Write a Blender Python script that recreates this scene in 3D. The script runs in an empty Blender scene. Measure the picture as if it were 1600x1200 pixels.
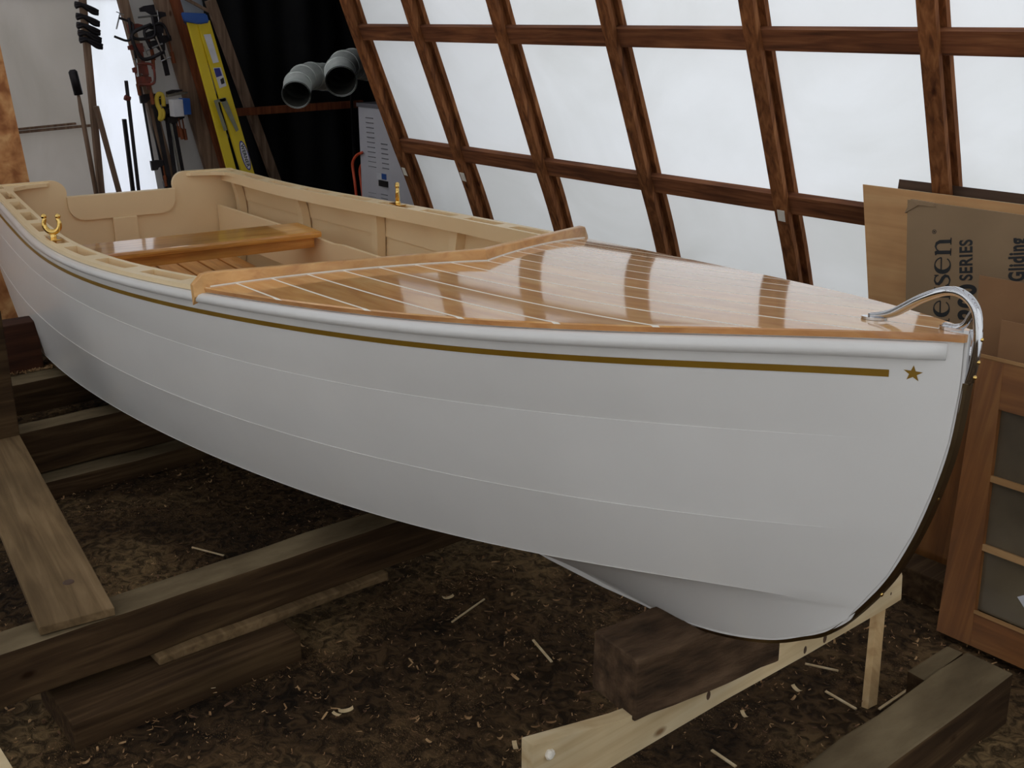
import bpy, bmesh, math, random
import numpy as np
from mathutils import Vector, Matrix, noise
random.seed(7)
C = bpy.context.scene.collection
SC = bpy.context.scene
R = math.radians
PI = math.pi

# ------------------------------------------------------------------ camera
H0 = 1.86                                     # eye height above the dirt floor
FPX = 1690.0
PIT = math.atan(570 / FPX)
YAW = R(39.7)
cam = bpy.data.cameras.new('camera')
cam.sensor_width = 36.0
cam.lens = FPX / 1600 * 36.0
cam.clip_start = 0.02
camo = bpy.data.objects.new('camera', cam)
C.objects.link(camo)
_h = Vector((-math.cos(YAW), math.sin(YAW), 0))
_r = Vector((math.sin(YAW), math.cos(YAW), 0))
_f = _h * math.cos(PIT) + Vector((0, 0, -math.sin(PIT)))
_u = _h * math.sin(PIT) + Vector((0, 0, math.cos(PIT)))
camo.matrix_world = Matrix(((_r.x, _u.x, -_f.x, 0), (_r.y, _u.y, -_f.y, 0), (_r.z, _u.z, -_f.z, H0), (0, 0, 0, 1)))
SC.camera = camo

# ------------------------------------------------------------------ sky, exposure
SC.view_settings.view_transform = 'Standard'
SC.view_settings.look = 'None'
SC.view_settings.gamma = 1
SC.view_settings.use_curve_mapping = False
SC.view_settings.exposure = 0.08
w = bpy.data.worlds.new('overcast_sky')
SC.world = w
w.use_nodes = True
nt = w.node_tree
nt.nodes.clear()
out = nt.nodes.new('ShaderNodeOutputWorld')
bg = nt.nodes.new('ShaderNodeBackground')
tc = nt.nodes.new('ShaderNodeTexCoord')
sp = nt.nodes.new('ShaderNodeSeparateXYZ')
cr = nt.nodes.new('ShaderNodeValToRGB')
cr.color_ramp.elements[0].position = 0.0
cr.color_ramp.elements[0].color = (0.50, 0.48, 0.45, 1)
cr.color_ramp.elements[1].position = 1.0
cr.color_ramp.elements[1].color = (.60, .61, .63, 1)
e_ = cr.color_ramp.elements.new(0.48); e_.color = (0.62, 0.61, 0.58, 1)
e_ = cr.color_ramp.elements.new(0.55); e_.color = (1.06, 1.075, 1.10, 1)
mp = nt.nodes.new('ShaderNodeMapRange')
mp.inputs[1].default_value = -1; mp.inputs[2].default_value = 1
nt.links.new(tc.outputs['Generated'], sp.inputs[0])
nt.links.new(sp.outputs[2], mp.inputs[0])
nt.links.new(mp.outputs[0], cr.inputs[0])
nt.links.new(cr.outputs[0], bg.inputs[0])
# sky made stronger on the camera's side, added to brighten the near hull
az = nt.nodes.new('ShaderNodeMapRange')
az.inputs[1].default_value = -1; az.inputs[2].default_value = 1
az.inputs[3].default_value = 3.0; az.inputs[4].default_value = 1.55
nt.links.new(sp.outputs[1], az.inputs[0])
nt.links.new(az.outputs[0], bg.inputs[1])
nt.links.new(bg.outputs[0], out.inputs[0])
try:
    SC.cycles.use_denoising = True
    SC.cycles.max_bounces = 10
    SC.cycles.diffuse_bounces = 6
    SC.cycles.transmission_bounces = 8
    SC.cycles.sample_clamp_indirect = 6
except Exception:
    pass


# ------------------------------------------------------------------ small helpers
def px(u, v, ax, val):
    """point seen at photograph pixel (u,v) on the world plane axis=val (z measured from the floor)"""
    d = _r * ((u - 800) / FPX) - _u * ((v - 600) / FPX) + _f
    o = Vector((0, 0, H0))
    return o + d * ((val - o[ax]) / d[ax])


def srgb(r, g, b):
    f = lambda c: (c / 255 / 12.92) if c / 255 <= 0.04045 else ((c / 255 + 0.055) / 1.055) ** 2.4
    return (f(r), f(g), f(b), 1)


def newmat(name):
    m = bpy.data.materials.new(name)
    m.use_nodes = True
    n = m.node_tree
    b = n.nodes['Principled BSDF']
    return m, n, b


def N(n, t, **kw):
    x = n.nodes.new(t)
    for k, v in kw.items():
        setattr(x, k, v)
    return x


def ramp(n, stops):
    r = N(n, 'ShaderNodeValToRGB')
    el = r.color_ramp.elements
    el[0].position, el[0].color = stops[0]
    el[1].position, el[1].color = stops[-1]
    for p, c in stops[1:-1]:
        e = el.new(p); e.color = c
    return r


def noisy(name, c0, c1, scale=6, rough=0.6, stretch=(1, 1, 1), detail=6, bump=0.0, metal=0.0, coat=0.0, coatr=0.05,
          bscale=None, c2=None, lo=.3, hi=.7, spec=.5, dist=0.0):
    m, n, b = newmat(name)
    t = N(n, 'ShaderNodeTexCoord')
    mpn = N(n, 'ShaderNodeMapping')
    mpn.inputs['Scale'].default_value = stretch
    nz = N(n, 'ShaderNodeTexNoise')
    nz.inputs['Scale'].default_value = scale
    nz.inputs['Detail'].default_value = detail
    nz.inputs['Distortion'].default_value = dist
    st = [(lo, c0), (hi, c1)] if c2 is None else [(lo, c0), ((lo + hi) / 2, c1), (hi, c2)]
    r = ramp(n, st)
    n.links.new(t.outputs['Object'], mpn.inputs[0])
    n.links.new(mpn.outputs[0], nz.inputs['Vector'])
    n.links.new(nz.outputs[0], r.inputs[0])
    n.links.new(r.outputs[0], b.inputs['Base Color'])
    b.inputs['Roughness'].default_value = rough
    b.inputs['Metallic'].default_value = metal
    b.inputs['Coat Weight'].default_value = coat
    b.inputs['Coat Roughness'].default_value = coatr
    b.inputs['Specular IOR Level'].default_value = spec
    if bump:
        n2 = N(n, 'ShaderNodeTexNoise')
        n2.inputs['Scale'].default_value = bscale or scale * 3
        n2.inputs['Detail'].default_value = 5
        n.links.new(mpn.outputs[0], n2.inputs['Vector'])
        bp = N(n, 'ShaderNodeBump')
        bp.inputs['Strength'].default_value = bump
        bp.inputs['Distance'].default_value = 0.01
        n.links.new(n2.outputs[0], bp.inputs['Height'])
        n.links.new(bp.outputs[0], b.inputs['Normal'])
    return m


def wood(name, c0, c1, c2, axis=0, scale=3.0, rough=0.6, coat=0.0, bump=0.25, coatr=.06, knots=True, spec=.5):
    if rough >= .55 and spec == .5: spec = .25
    """grain runs along the object's axis"""
    s = [14, 14, 14]; s[axis] = 0.9
    m, n, b = newmat(name)
    t = N(n, 'ShaderNodeTexCoord')
    mpn = N(n, 'ShaderNodeMapping'); mpn.inputs['Scale'].default_value = s
    nz = N(n, 'ShaderNodeTexNoise'); nz.inputs['Scale'].default_value = scale
    nz.inputs['Detail'].default_value = 7; nz.inputs['Distortion'].default_value = 0.6
    r = ramp(n, [(.28, c0), (.5, c1), (.72, c2)])
    n.links.new(t.outputs['Object'], mpn.inputs[0])
    n.links.new(mpn.outputs[0], nz.inputs['Vector'])
    n.links.new(nz.outputs[0], r.inputs[0])
    # broad weathering
    n3 = N(n, 'ShaderNodeTexNoise'); n3.inputs['Scale'].default_value = 2.3; n3.inputs['Detail'].default_value = 4
    n.links.new(t.outputs['Object'], n3.inputs['Vector'])
    mr = N(n, 'ShaderNodeMapRange'); mr.inputs[1].default_value = .3; mr.inputs[2].default_value = .7
    mr.inputs[3].default_value = .72; mr.inputs[4].default_value = 1.2
    n.links.new(n3.outputs[0], mr.inputs[0])
    mx = N(n, 'ShaderNodeMix', data_type='RGBA', blend_type='MULTIPLY'); mx.inputs[0].default_value = 1
    n.links.new(r.outputs[0], mx.inputs[6]); n.links.new(mr.outputs[0], mx.inputs[7])
    last = mx.outputs[2]
    if knots:
        vo = N(n, 'ShaderNodeTexVoronoi'); vo.inputs['Scale'].default_value = 2.2
        m2 = N(n, 'ShaderNodeMapping'); q = [2.2, 2.2, 2.2]; q[axis] = 1.1; m2.inputs['Scale'].default_value = q
        n.links.new(t.outputs['Object'], m2.inputs[0]); n.links.new(m2.outputs[0], vo.inputs['Vector'])
        kr = ramp(n, [(0.03, (.35, .25, .18, 1)), (0.07, (1, 1, 1, 1))])
        n.links.new(vo.outputs['Distance'], kr.inputs[0])
        mk = N(n, 'ShaderNodeMix', data_type='RGBA', blend_type='MULTIPLY'); mk.inputs[0].default_value = 1
        n.links.new(last, mk.inputs[6]); n.links.new(kr.outputs[0], mk.inputs[7])
        last = mk.outputs[2]
    n.links.new(last, b.inputs['Base Color'])
    b.inputs['Roughness'].default_value = rough
    b.inputs['Coat Weight'].default_value = coat
    b.inputs['Specular IOR Level'].default_value = spec
    b.inputs['Coat Roughness'].default_value = coatr
    if bump:
        bp = N(n, 'ShaderNodeBump'); bp.inputs['Strength'].default_value = bump; bp.inputs['Distance'].default_value = .003
        n.links.new(nz.outputs[0], bp.inputs['Height']); n.links.new(bp.outputs[0], b.inputs['Normal'])
    return m


M = {}
M['white'] = noisy('gloss_white_paint', srgb(222, 219, 215), srgb(228, 225, 221), 3, .28, coat=.25, coatr=.12, bump=.02, bscale=30)
M['cream'] = noisy('cream_paint', srgb(232, 206, 162), srgb(238, 213, 171), 2, .38, bump=.02, bscale=20)
M['gold'] = noisy('gold_vinyl', srgb(140, 104, 26), srgb(152, 116, 34), 8, .38, metal=.3)
M['brass'] = noisy('polished_brass', (.75, .48, .13, 1), (.85, .58, .2, 1), 10, .12, metal=1)
M['brassband'] = noisy('dull_brass_band', (.16, .11, .06, 1), (.24, .17, .09, 1), 5, .3, metal=1)
M['chrome'] = noisy('chrome', (.60, .60, .62, 1), (.68, .68, .69, 1), 5, .06, metal=1)
M['caulk'] = noisy('white_seam_caulk', srgb(228, 220, 205), srgb(235, 228, 214), 20, .5)
M['thwart'] = wood('varnished_fir', srgb(176, 112, 44), srgb(205, 145, 68), srgb(222, 168, 88), 1, 3, .35, .8, .05)
M['floorslat'] = wood('varnished_floor_slat', srgb(168, 100, 42), srgb(200, 135, 66), srgb(215, 155, 85), 0, 3, .4, .5, .05)
M['coaming'] = wood('varnished_coaming', srgb(186, 130, 72), srgb(206, 154, 92), srgb(216, 168, 106), 1, 2.4, .45, .25, .05, knots=False)
M['rib'] = wood('stained_rib_wood', srgb(84, 48, 26), srgb(124, 76, 42), srgb(152, 100, 60), 2, 3, .8, spec=.2)
M['purlin'] = wood('stained_purlin_wood', srgb(72, 42, 26), srgb(110, 66, 40), srgb(138, 90, 56), 0, 3, .8, spec=.2)
M['timber'] = wood('old_timber', srgb(46, 33, 21), srgb(66, 49, 32), srgb(88, 69, 46), 1, 2.4, .92, bump=.5, spec=.12)
M['timberL'] = wood('grey_board', srgb(88, 70, 48), srgb(112, 91, 64), srgb(130, 107, 78), 0, 2.4, .92, bump=.4, spec=.12)
M['timberg'] = wood('weathered_timber', srgb(84, 64, 44), srgb(108, 86, 62), srgb(128, 106, 80), 1, 2.4, .92, bump=.5, spec=.12)
M['lit_dusty'] = noisy('lit_dusty_timber_top', srgb(78, 66, 48), srgb(102, 88, 66), 5, .95, stretch=(2, .7, 1), c2=srgb(122, 107, 82), bump=.4, bscale=20, spec=.1)  # beam tops coloured paler for the light they catch, plus dust
M['umber'] = wood('umber_board', srgb(44, 24, 14), srgb(62, 34, 20), srgb(76, 44, 26), 1, 2.4, .9)
M['block'] = noisy('charred_old_block', srgb(40, 31, 23), srgb(76, 58, 42), 7, .9, stretch=(3, .8, 3), bump=.7, c2=srgb(100, 79, 60), spec=.15)
M['pine'] = wood('fresh_pine', srgb(198, 170, 128), srgb(216, 192, 150), srgb(226, 206, 168), 1, 2, .6, bump=.1)
M['pinez'] = wood('fresh_pine_upright', srgb(176, 142, 98), srgb(196, 164, 118), srgb(208, 178, 134), 2, 2, .6, bump=.1)
M['ply'] = wood('plywood_face', srgb(188, 140, 92), srgb(202, 154, 104), srgb(210, 166, 116), 0, 1.6, .6, bump=.05, knots=False)
M['plyedge'] = noisy('plywood_edge', srgb(206, 184, 140), srgb(222, 204, 164), 30, .7, stretch=(1, 1, 20))
M['darkboard'] = wood('dark_hardboard', srgb(72, 54, 42), srgb(86, 66, 52), srgb(98, 76, 60), 0, 1.6, .6, bump=.05, knots=False)
M['card'] = noisy('cardboard', srgb(134, 110, 82), srgb(150, 124, 94), 3, .9, bump=.15, stretch=(1, 1, 1))
M['card2'] = noisy('tan_cardboard', srgb(138, 100, 66), srgb(152, 112, 76), 4, .85, bump=.15)
M['ink'] = noisy('black_ink', (.010, .010, .011, 1), (.018, .018, .018, 1), 20, .7)
M['doorwood'] = wood('red_brown_door', srgb(98, 58, 24), srgb(126, 77, 34), srgb(146, 97, 48), 2, 2.2, .5, bump=.1)
M['doorrail'] = wood('red_brown_rail', srgb(98, 58, 24), srgb(124, 76, 34), srgb(144, 96, 48), 0, 2.2, .5, bump=.1)
M['bead'] = wood('pale_glazing_bead', srgb(146, 106, 66), srgb(164, 124, 80), srgb(176, 138, 94), 0, 2.2, .55, bump=.1, knots=False)
M['pane'] = noisy('dusty_pane', srgb(62, 52, 38), srgb(88, 76, 58), 3, .28, c2=srgb(104, 92, 72), lo=.3, hi=.7)
M['black'] = noisy('black_poly_tarp', (.004, .004, .005, 1), (.008, .008, .009, 1), 3, .7, bump=.6, bscale=5, spec=.15)
M['galv'] = noisy('galvanised_duct', (.60, .64, .60, 1), (.84, .87, .83, 1), 14, .36, metal=.15, detail=3)
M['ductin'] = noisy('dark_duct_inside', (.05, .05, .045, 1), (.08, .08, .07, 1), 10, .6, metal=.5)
M['cabinet'] = noisy('grey_painted_steel', srgb(176, 174, 182), srgb(188, 186, 192), 3, .45)
M['slot'] = noisy('dark_louver_slot', srgb(92, 90, 96), srgb(104, 102, 106), 3, .6)
M['orange'] = noisy('orange_rubber', srgb(186, 66, 36), srgb(206, 84, 48), 6, .5)
M['yellow'] = noisy('yellow_fibreglass', srgb(196, 172, 22), srgb(214, 190, 36), 5, .42)
M['blue'] = noisy('blue_plastic', srgb(28, 70, 140), srgb(38, 84, 156), 5, .4)
M['sticker'] = noisy('white_sticker', srgb(190, 190, 196), srgb(206, 206, 210), 14, .6)
M['navy'] = noisy('navy_print', srgb(36, 40, 120), srgb(46, 52, 134), 14, .6)
M['grey'] = noisy('grey_aluminium', srgb(118, 118, 100), srgb(134, 134, 114), 14, .4, metal=.4)
M['iron'] = noisy('black_iron', srgb(24, 22, 26), srgb(46, 42, 46), 12, .5, metal=.5)
M['steel'] = noisy('steel_bar', srgb(130, 130, 130), srgb(160, 160, 160), 12, .3, metal=.9)
M['rust'] = noisy('rusty_red_iron', srgb(70, 38, 30), srgb(128, 52, 38), 12, .7)
M['cord'] = noisy('yellow_cord', srgb(196, 168, 48), srgb(214, 188, 70), 12, .7)
M['osb'] = noisy('strand_board', srgb(150, 92, 48), srgb(196, 136, 82), 9, .7, c2=srgb(222, 172, 116), dist=.4, lo=.35, hi=.65, detail=3)
M['oldwood'] = wood('grey_brown_board', srgb(92, 72, 58), srgb(124, 100, 82), srgb(146, 122, 102), 2, 2.5, .7)
M['redwood'] = wood('red_brown_board', srgb(82, 42, 24), srgb(116, 62, 36), srgb(134, 76, 46), 2, 2.5, .7)
M['shaving'] = noisy('wood_shaving', srgb(92, 62, 38), srgb(138, 102, 64), 18, .8, c2=srgb(178, 142, 98), detail=1, lo=.38, hi=.62)
M['dirt'] = None
M['glass'] = noisy('window_glass', (.5, .6, .65, 1), (.55, .62, .66, 1), 3, .05)


def dirt_material():
    m, n, b = newmat('sawdusty_dirt')
    t = N(n, 'ShaderNodeTexCoord')
    def nz(sc, det, st, dist=0.0, vec=None):
        x = N(n, 'ShaderNodeTexNoise'); x.inputs['Scale'].default_value = sc; x.inputs['Detail'].default_value = det
        x.inputs['Distortion'].default_value = dist
        n.links.new(vec or t.outputs['Object'], x.inputs['Vector'])
        r = ramp(n, st); n.links.new(x.outputs[0], r.inputs[0]); return r, x
    base, _ = nz(1.5, 10, [(.36, srgb(42, 31, 20)), (.5, srgb(74, 57, 38)), (.64, srgb(112, 93, 66))])
    # clotted clumps
    cl, cx = nz(26, 6, [(.40, (.35, .33, .30, 1)), (.60, (1.25, 1.2, 1.1, 1))], 1.0)
    mx = N(n, 'ShaderNodeMix', data_type='RGBA', blend_type='MULTIPLY'); mx.inputs[0].default_value = 1
    n.links.new(base.outputs[0], mx.inputs[6]); n.links.new(cl.outputs[0], mx.inputs[7])
    # fibrous flecks of old shavings
    mp_ = N(n, 'ShaderNodeMapping'); mp_.inputs['Scale'].default_value = (1, 2.3, 1); mp_.inputs['Rotation'].default_value = (0, 0, .6)
    n.links.new(t.outputs['Object'], mp_.inputs[0])
    f1, _ = nz(95, 3, [(.60, (0, 0, 0, 1)), (.66, (1, 1, 1, 1))], 2.0, mp_.outputs[0])
    f2, _ = nz(3.1, 3, [(.44, (0, 0, 0, 1)), (.60, (1, 1, 1, 1))])
    mu = N(n, 'ShaderNodeMath', operation='MULTIPLY'); n.links.new(f1.outputs[0], mu.inputs[0]); n.links.new(f2.outputs[0], mu.inputs[1])
    m2 = N(n, 'ShaderNodeMix', data_type='RGBA'); n.links.new(mu.outputs[0], m2.inputs[0]); n.links.new(mx.outputs[2], m2.inputs[6]); m2.inputs[7].default_value = srgb(132, 104, 70)
    n.links.new(m2.outputs[2], b.inputs['Base Color'])
    b.inputs['Roughness'].default_value = .95
    b.inputs['Specular IOR Level'].default_value = .15
    bp = N(n, 'ShaderNodeBump'); bp.inputs['Strength'].default_value = 1; bp.inputs['Distance'].default_value = .02
    n.links.new(cx.outputs[0], bp.inputs['Height']); n.links.new(bp.outputs[0], b.inputs['Normal'])
    return m


M['dirt'] = dirt_material()


def deck_material():
    m, n, b = newmat('varnished_cedar_deck')
    t = N(n, 'ShaderNodeTexCoord'); s = N(n, 'ShaderNodeSeparateXYZ')
    n.links.new(t.outputs['Object'], s.inputs[0])
    dv = N(n, 'ShaderNodeMath', operation='DIVIDE'); dv.inputs[1].default_value = .0875
    n.links.new(s.outputs[1], dv.inputs[0])
    ad = N(n, 'ShaderNodeMath', operation='ADD'); ad.inputs[1].default_value = 50.5
    n.links.new(dv.outputs[0], ad.inputs[0])
    fr = N(n, 'ShaderNodeMath', operation='FRACT'); n.links.new(ad.outputs[0], fr.inputs[0])
    sb = N(n, 'ShaderNodeMath', operation='SUBTRACT'); sb.inputs[1].default_value = .5; n.links.new(fr.outputs[0], sb.inputs[0])
    ab = N(n, 'ShaderNodeMath', operation='ABSOLUTE'); n.links.new(sb.outputs[0], ab.inputs[0])
    lt = N(n, 'ShaderNodeMath', operation='LESS_THAN'); lt.inputs[1].default_value = .036; n.links.new(ab.outputs[0], lt.inputs[0])
    ad2 = N(n, 'ShaderNodeMath', operation='ADD'); ad2.inputs[1].default_value = 50.0; n.links.new(dv.outputs[0], ad2.inputs[0])
    fl = N(n, 'ShaderNodeMath', operation='FLOOR'); n.links.new(ad2.outputs[0], fl.inputs[0])
    wn = N(n, 'ShaderNodeTexWhiteNoise', noise_dimensions='1D'); n.links.new(fl.outputs[0], wn.inputs['W'])
    mpn = N(n, 'ShaderNodeMapping'); mpn.inputs['Scale'].default_value = (1.0, 12, 12)
    of = N(n, 'ShaderNodeCombineXYZ'); ml = N(n, 'ShaderNodeMath', operation='MULTIPLY'); ml.inputs[1].default_value = 9
    n.links.new(wn.outputs[0], ml.inputs[0]); n.links.new(ml.outputs[0], of.inputs[0])
    n.links.new(of.outputs[0], mpn.inputs['Location'])
    n.links.new(t.outputs['Object'], mpn.inputs[0])
    nz = N(n, 'ShaderNodeTexNoise'); nz.inputs['Scale'].default_value = 2.6; nz.inputs['Detail'].default_value = 6; nz.inputs['Distortion'].default_value = .5
    n.links.new(mpn.outputs[0], nz.inputs['Vector'])
    r = ramp(n, [(.28, srgb(196, 132, 68)), (.5, srgb(217, 158, 90)), (.74, srgb(232, 184, 118))])
    n.links.new(nz.outputs[0], r.inputs[0])
    mr = N(n, 'ShaderNodeMapRange'); mr.inputs[3].default_value = .85; mr.inputs[4].default_value = 1.12
    n.links.new(wn.outputs[0], mr.inputs[0])
    mx = N(n, 'ShaderNodeMix', data_type='RGBA', blend_type='MULTIPLY'); mx.inputs[0].default_value = 1
    n.links.new(r.outputs[0], mx.inputs[6]); n.links.new(mr.outputs[0], mx.inputs[7])
    m2 = N(n, 'ShaderNodeMix', data_type='RGBA'); n.links.new(lt.outputs[0], m2.inputs[0])
    n.links.new(mx.outputs[2], m2.inputs[6]); m2.inputs[7].default_value = srgb(244, 236, 220)
    n.links.new(m2.outputs[2], b.inputs['Base Color'])
    b.inputs['Roughness'].default_value = .45
    cw = N(n, 'ShaderNodeMath', operation='SUBTRACT'); cw.inputs[0].default_value = 1; n.links.new(lt.outputs[0], cw.inputs[1])
    n.links.new(cw.outputs[0], b.inputs['Coat Weight'])
    b.inputs['Specular IOR Level'].default_value = .2
    b.inputs['Coat Roughness'].default_value = .06
    b.inputs['Coat IOR'].default_value = 1.52
    # slight waviness of the varnish
    n2 = N(n, 'ShaderNodeTexNoise'); n2.inputs['Scale'].default_value = 7; n2.inputs['Detail'].default_value = 2
    n.links.new(t.outputs['Object'], n2.inputs['Vector'])
    bp = N(n, 'ShaderNodeBump'); bp.inputs['Strength'].default_value = .02; bp.inputs['Distance'].default_value = .0015
    n.links.new(n2.outputs[0], bp.inputs['Height']); n.links.new(bp.outputs[0], b.inputs['Coat Normal'])
    return m


M['deck'] = deck_material()
M['deckedge'] = wood('varnished_deck_edge', srgb(170, 112, 62), srgb(190, 132, 78), srgb(204, 150, 94), 0, 2.4, .35, .5, .03, knots=False)


def plastic(name, col, trans=.85, clear=0):
    m = bpy.data.materials.new(name); m.use_nodes = True
    n = m.node_tree; n.nodes.clear()
    o = N(n, 'ShaderNodeOutputMaterial'); mix = N(n, 'ShaderNodeMixShader'); mix.inputs[0].default_value = trans
    d = N(n, 'ShaderNodeBsdfDiffuse'); tr = N(n, 'ShaderNodeBsdfTranslucent')
    t = N(n, 'ShaderNodeTexCoord'); nz = N(n, 'ShaderNodeTexNoise'); nz.inputs['Scale'].default_value = 1.1
    nz.inputs['Detail'].default_value = 9; nz.inputs['Distortion'].default_value = .8
    mpn = N(n, 'ShaderNodeMapping'); mpn.inputs['Scale'].default_value = (1, 2.2, 1.0)
    n.links.new(t.outputs['Object'], mpn.inputs[0]); n.links.new(mpn.outputs[0], nz.inputs['Vector'])
    r = ramp(n, [(.28, (col[0] * .86, col[1] * .86, col[2] * .84, 1)), (.62, col)])
    n.links.new(nz.outputs[0], r.inputs[0])
    n.links.new(r.outputs[0], d.inputs[0]); n.links.new(r.outputs[0], tr.inputs[0])
    n.links.new(d.outputs[0], mix.inputs[1]); n.links.new(tr.outputs[0], mix.inputs[2])
    if clear:
        tp = N(n, 'ShaderNodeBsdfTransparent'); mc = N(n, 'ShaderNodeMixShader'); mc.inputs[0].default_value = clear
        n.links.new(mix.outputs[0], mc.inputs[1]); n.links.new(tp.outputs[0], mc.inputs[2]); n.links.new(mc.outputs[0], o.inputs[0])
    else:
        n.links.new(mix.outputs[0], o.inputs[0])
    return m


M['plastic'] = plastic('white_poly_sheet', (.80, .83, .86, 1), .62)
M['plasticlow'] = plastic('double_poly_sheet', (.76, .78, .79, 1), .50)
M['roof'] = plastic('dimmed_roof_sheet', (.54, .555, .575, 1), .60)  # unseen roof sheet, darkened to cut the light from above
M['tarpgrey'] = plastic('dusty_white_liner', (.66, .635, .61, 1), .42)
M['bright'] = plastic('thin_poly_sheet', (.86, .89, .95, 1), .75, .15)


# ------------------------------------------------------------------ mesh helpers
def obj(name, bm, mat, parent=None, smooth=False, loc=None, rot=None):
    me = bpy.data.meshes.new(name)
    bmesh.ops.recalc_face_normals(bm, faces=bm.faces)
    bm.to_mesh(me); bm.free()
    if smooth:
        for p in me.polygons:
            p.use_smooth = True
    for mm in (mat if isinstance(mat, (list, tuple)) else [mat]):
        me.materials.append(mm)
    o = bpy.data.objects.new(name, me)
    C.objects.link(o)
    if parent is not None:
        o.parent = parent
    if loc is not None:
        o.location = loc
    if rot is not None:
        o.rotation_euler = rot
    return o


def tag(o, label, cat, group=None, kind=None):
    o['label'] = label; o['category'] = cat
    if group: o['group'] = group
    if kind: o['kind'] = kind
    return o


def thing(name, label, cat, loc=(0, 0, 0), rotz=0, group=None, rot=None):
    o = bpy.data.objects.new(name, None); C.objects.link(o)
    o.empty_display_size = .1
    o.location = loc
    o.rotation_euler = rot if rot else (0, 0, rotz)
    return tag(o, label, cat, group)


def struct(name, bm, mat, smooth=False, loc=None):
    o = obj(name, bm, mat, smooth=smooth, loc=loc); o['kind'] = 'structure'
    return o


def box(bm, x0, x1, y0, y1, z0, z1, bev=0.0, mat=0):
    vs = [bm.verts.new(p) for p in ((x0, y0, z0), (x1, y0, z0), (x1, y1, z0), (x0, y1, z0), (x0, y0, z1), (x1, y0, z1), (x1, y1, z1), (x0, y1, z1))]
    fs = [bm.faces.new([vs[i] for i in q]) for q in ((3, 2, 1, 0), (4, 5, 6, 7), (0, 1, 5, 4), (1, 2, 6, 5), (2, 3, 7, 6), (3, 0, 4, 7))]
    for f in fs: f.material_index = mat
    if bev:
        es = set(e for f in fs for e in f.edges)
        bmesh.ops.bevel(bm, geom=list(es), offset=bev, segments=2, profile=.6, affect='EDGES')
    return fs


def beam(bm, a, b, wv, tv, bev=0.0):
    """prism from a to b; wv and tv are full cross-section vectors (centred)"""
    a, b, wv, tv = Vector(a), Vector(b), Vector(wv) / 2, Vector(tv) / 2
    c = [(-1, -1), (1, -1), (1, 1), (-1, 1)]
    v0 = [bm.verts.new(a + wv * i + tv * j) for i, j in c]
    v1 = [bm.verts.new(b + wv * i + tv * j) for i, j in c]
    fs = [bm.faces.new(v0[::-1]), bm.faces.new(v1)]
    for i in range(4):
        fs.append(bm.faces.new((v0[i], v0[(i + 1) % 4], v1[(i + 1) % 4], v1[i])))
    if bev:
        es = set(e for f in fs for e in f.edges)
        bmesh.ops.bevel(bm, geom=list(es), offset=bev, segments=2, profile=.6, affect='EDGES')


def tube(bm, pts, rad, seg=12, cap=True, flat=1.0, flatdir=None):
    """swept round tube; rad number or list; flat squashes along flatdir"""
    pts = [Vector(p) for p in pts]
    n = len(pts)
    if not isinstance(rad, (list, tuple)): rad = [rad] * n
    up = Vector((0, 0, 1))
    prev = None; rings = []
    for i, p in enumerate(pts):
        t = (pts[min(i + 1, n - 1)] - pts[max(i - 1, 0)]).normalized()
        if prev is None:
            a = flatdir.cross(t) if flatdir is not None else t.cross(up)
            if a.length < 1e-4: a = t.cross(Vector((1, 0, 0)))
            a.normalize()
        else:
            a = prev - t * prev.dot(t)
            a.normalize()
        prev = a
        b = t.cross(a).normalized()
        rings.append([bm.verts.new(p + a * math.cos(2 * PI * k / seg) * rad[i] + b * math.sin(2 * PI * k / seg) * rad[i] * flat) for k in range(seg)])
    for i in range(n - 1):
        for k in range(seg):
            bm.faces.new((rings[i][k], rings[i][(k + 1) % seg], rings[i + 1][(k + 1) % seg], rings[i + 1][k]))
    if cap:
        bm.faces.new(rings[0][::-1]); bm.faces.new(rings[-1])
    return rings


def smoothpath(pts, k=6):
    pts = [Vector(p) for p in pts]
    P = [pts[0] * 2 - pts[1]] + pts + [pts[-1] * 2 - pts[-2]]
    o = []
    for i in range(1, len(P) - 2):
        for j in range(k):
            t = j / k
            a, b, c, d = P[i - 1], P[i], P[i + 1], P[i + 2]
            o.append(.5 * ((2 * b) + (c - a) * t + (2 * a - 5 * b + 4 * c - d) * t * t + (3 * b - a - 3 * c + d) * t ** 3))
    o.append(pts[-1])
    return o


def poly_prism(bm, pts, d):
    """flat polygon pts (list of Vector) extruded by vector d"""
    d = Vector(d)
    a = [bm.verts.new(p) for p in pts]
    b = [bm.verts.new(Vector(p) + d) for p in pts]
    for f_ in (bm.faces.new(a[::-1]), bm.faces.new(b)): f_.normal_update()
    n = len(pts)
    for i in range(n):
        bm.faces.new((a[i], a[(i + 1) % n], b[(i + 1) % n], b[i]))


def grid(bm, rows, closed=False):
    V = [[bm.verts.new(p) for p in r] for r in rows]
    for i in range(len(V) - 1):
        for j in range(len(V[0]) - (0 if closed else 1)):
            k = (j + 1) % len(V[0])
            bm.faces.new((V[i][j], V[i][k], V[i + 1][k], V[i + 1][j]))
    return V


# ================================================================== SHED (structure)
# inner face of the right-hand wall frame, y as a function of height
ZY = [(0, 4.40), (.72, 4.155), (1.08, 4.01), (1.4, 3.885), (1.78, 3.735), (2.1, 3.61), (2.6, 3.36), (3.1, 3.03), (3.6, 2.56), (4.0, 1.98), (4.3, 1.2), (4.42, .55), (4.45, .2)]
YM = .2                                        # ridge line
X0, X1 = -6.05, 3.2


def wally(z):
    return float(np.interp(z, [a for a, _ in ZY], [b for _, b in ZY]))


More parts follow.
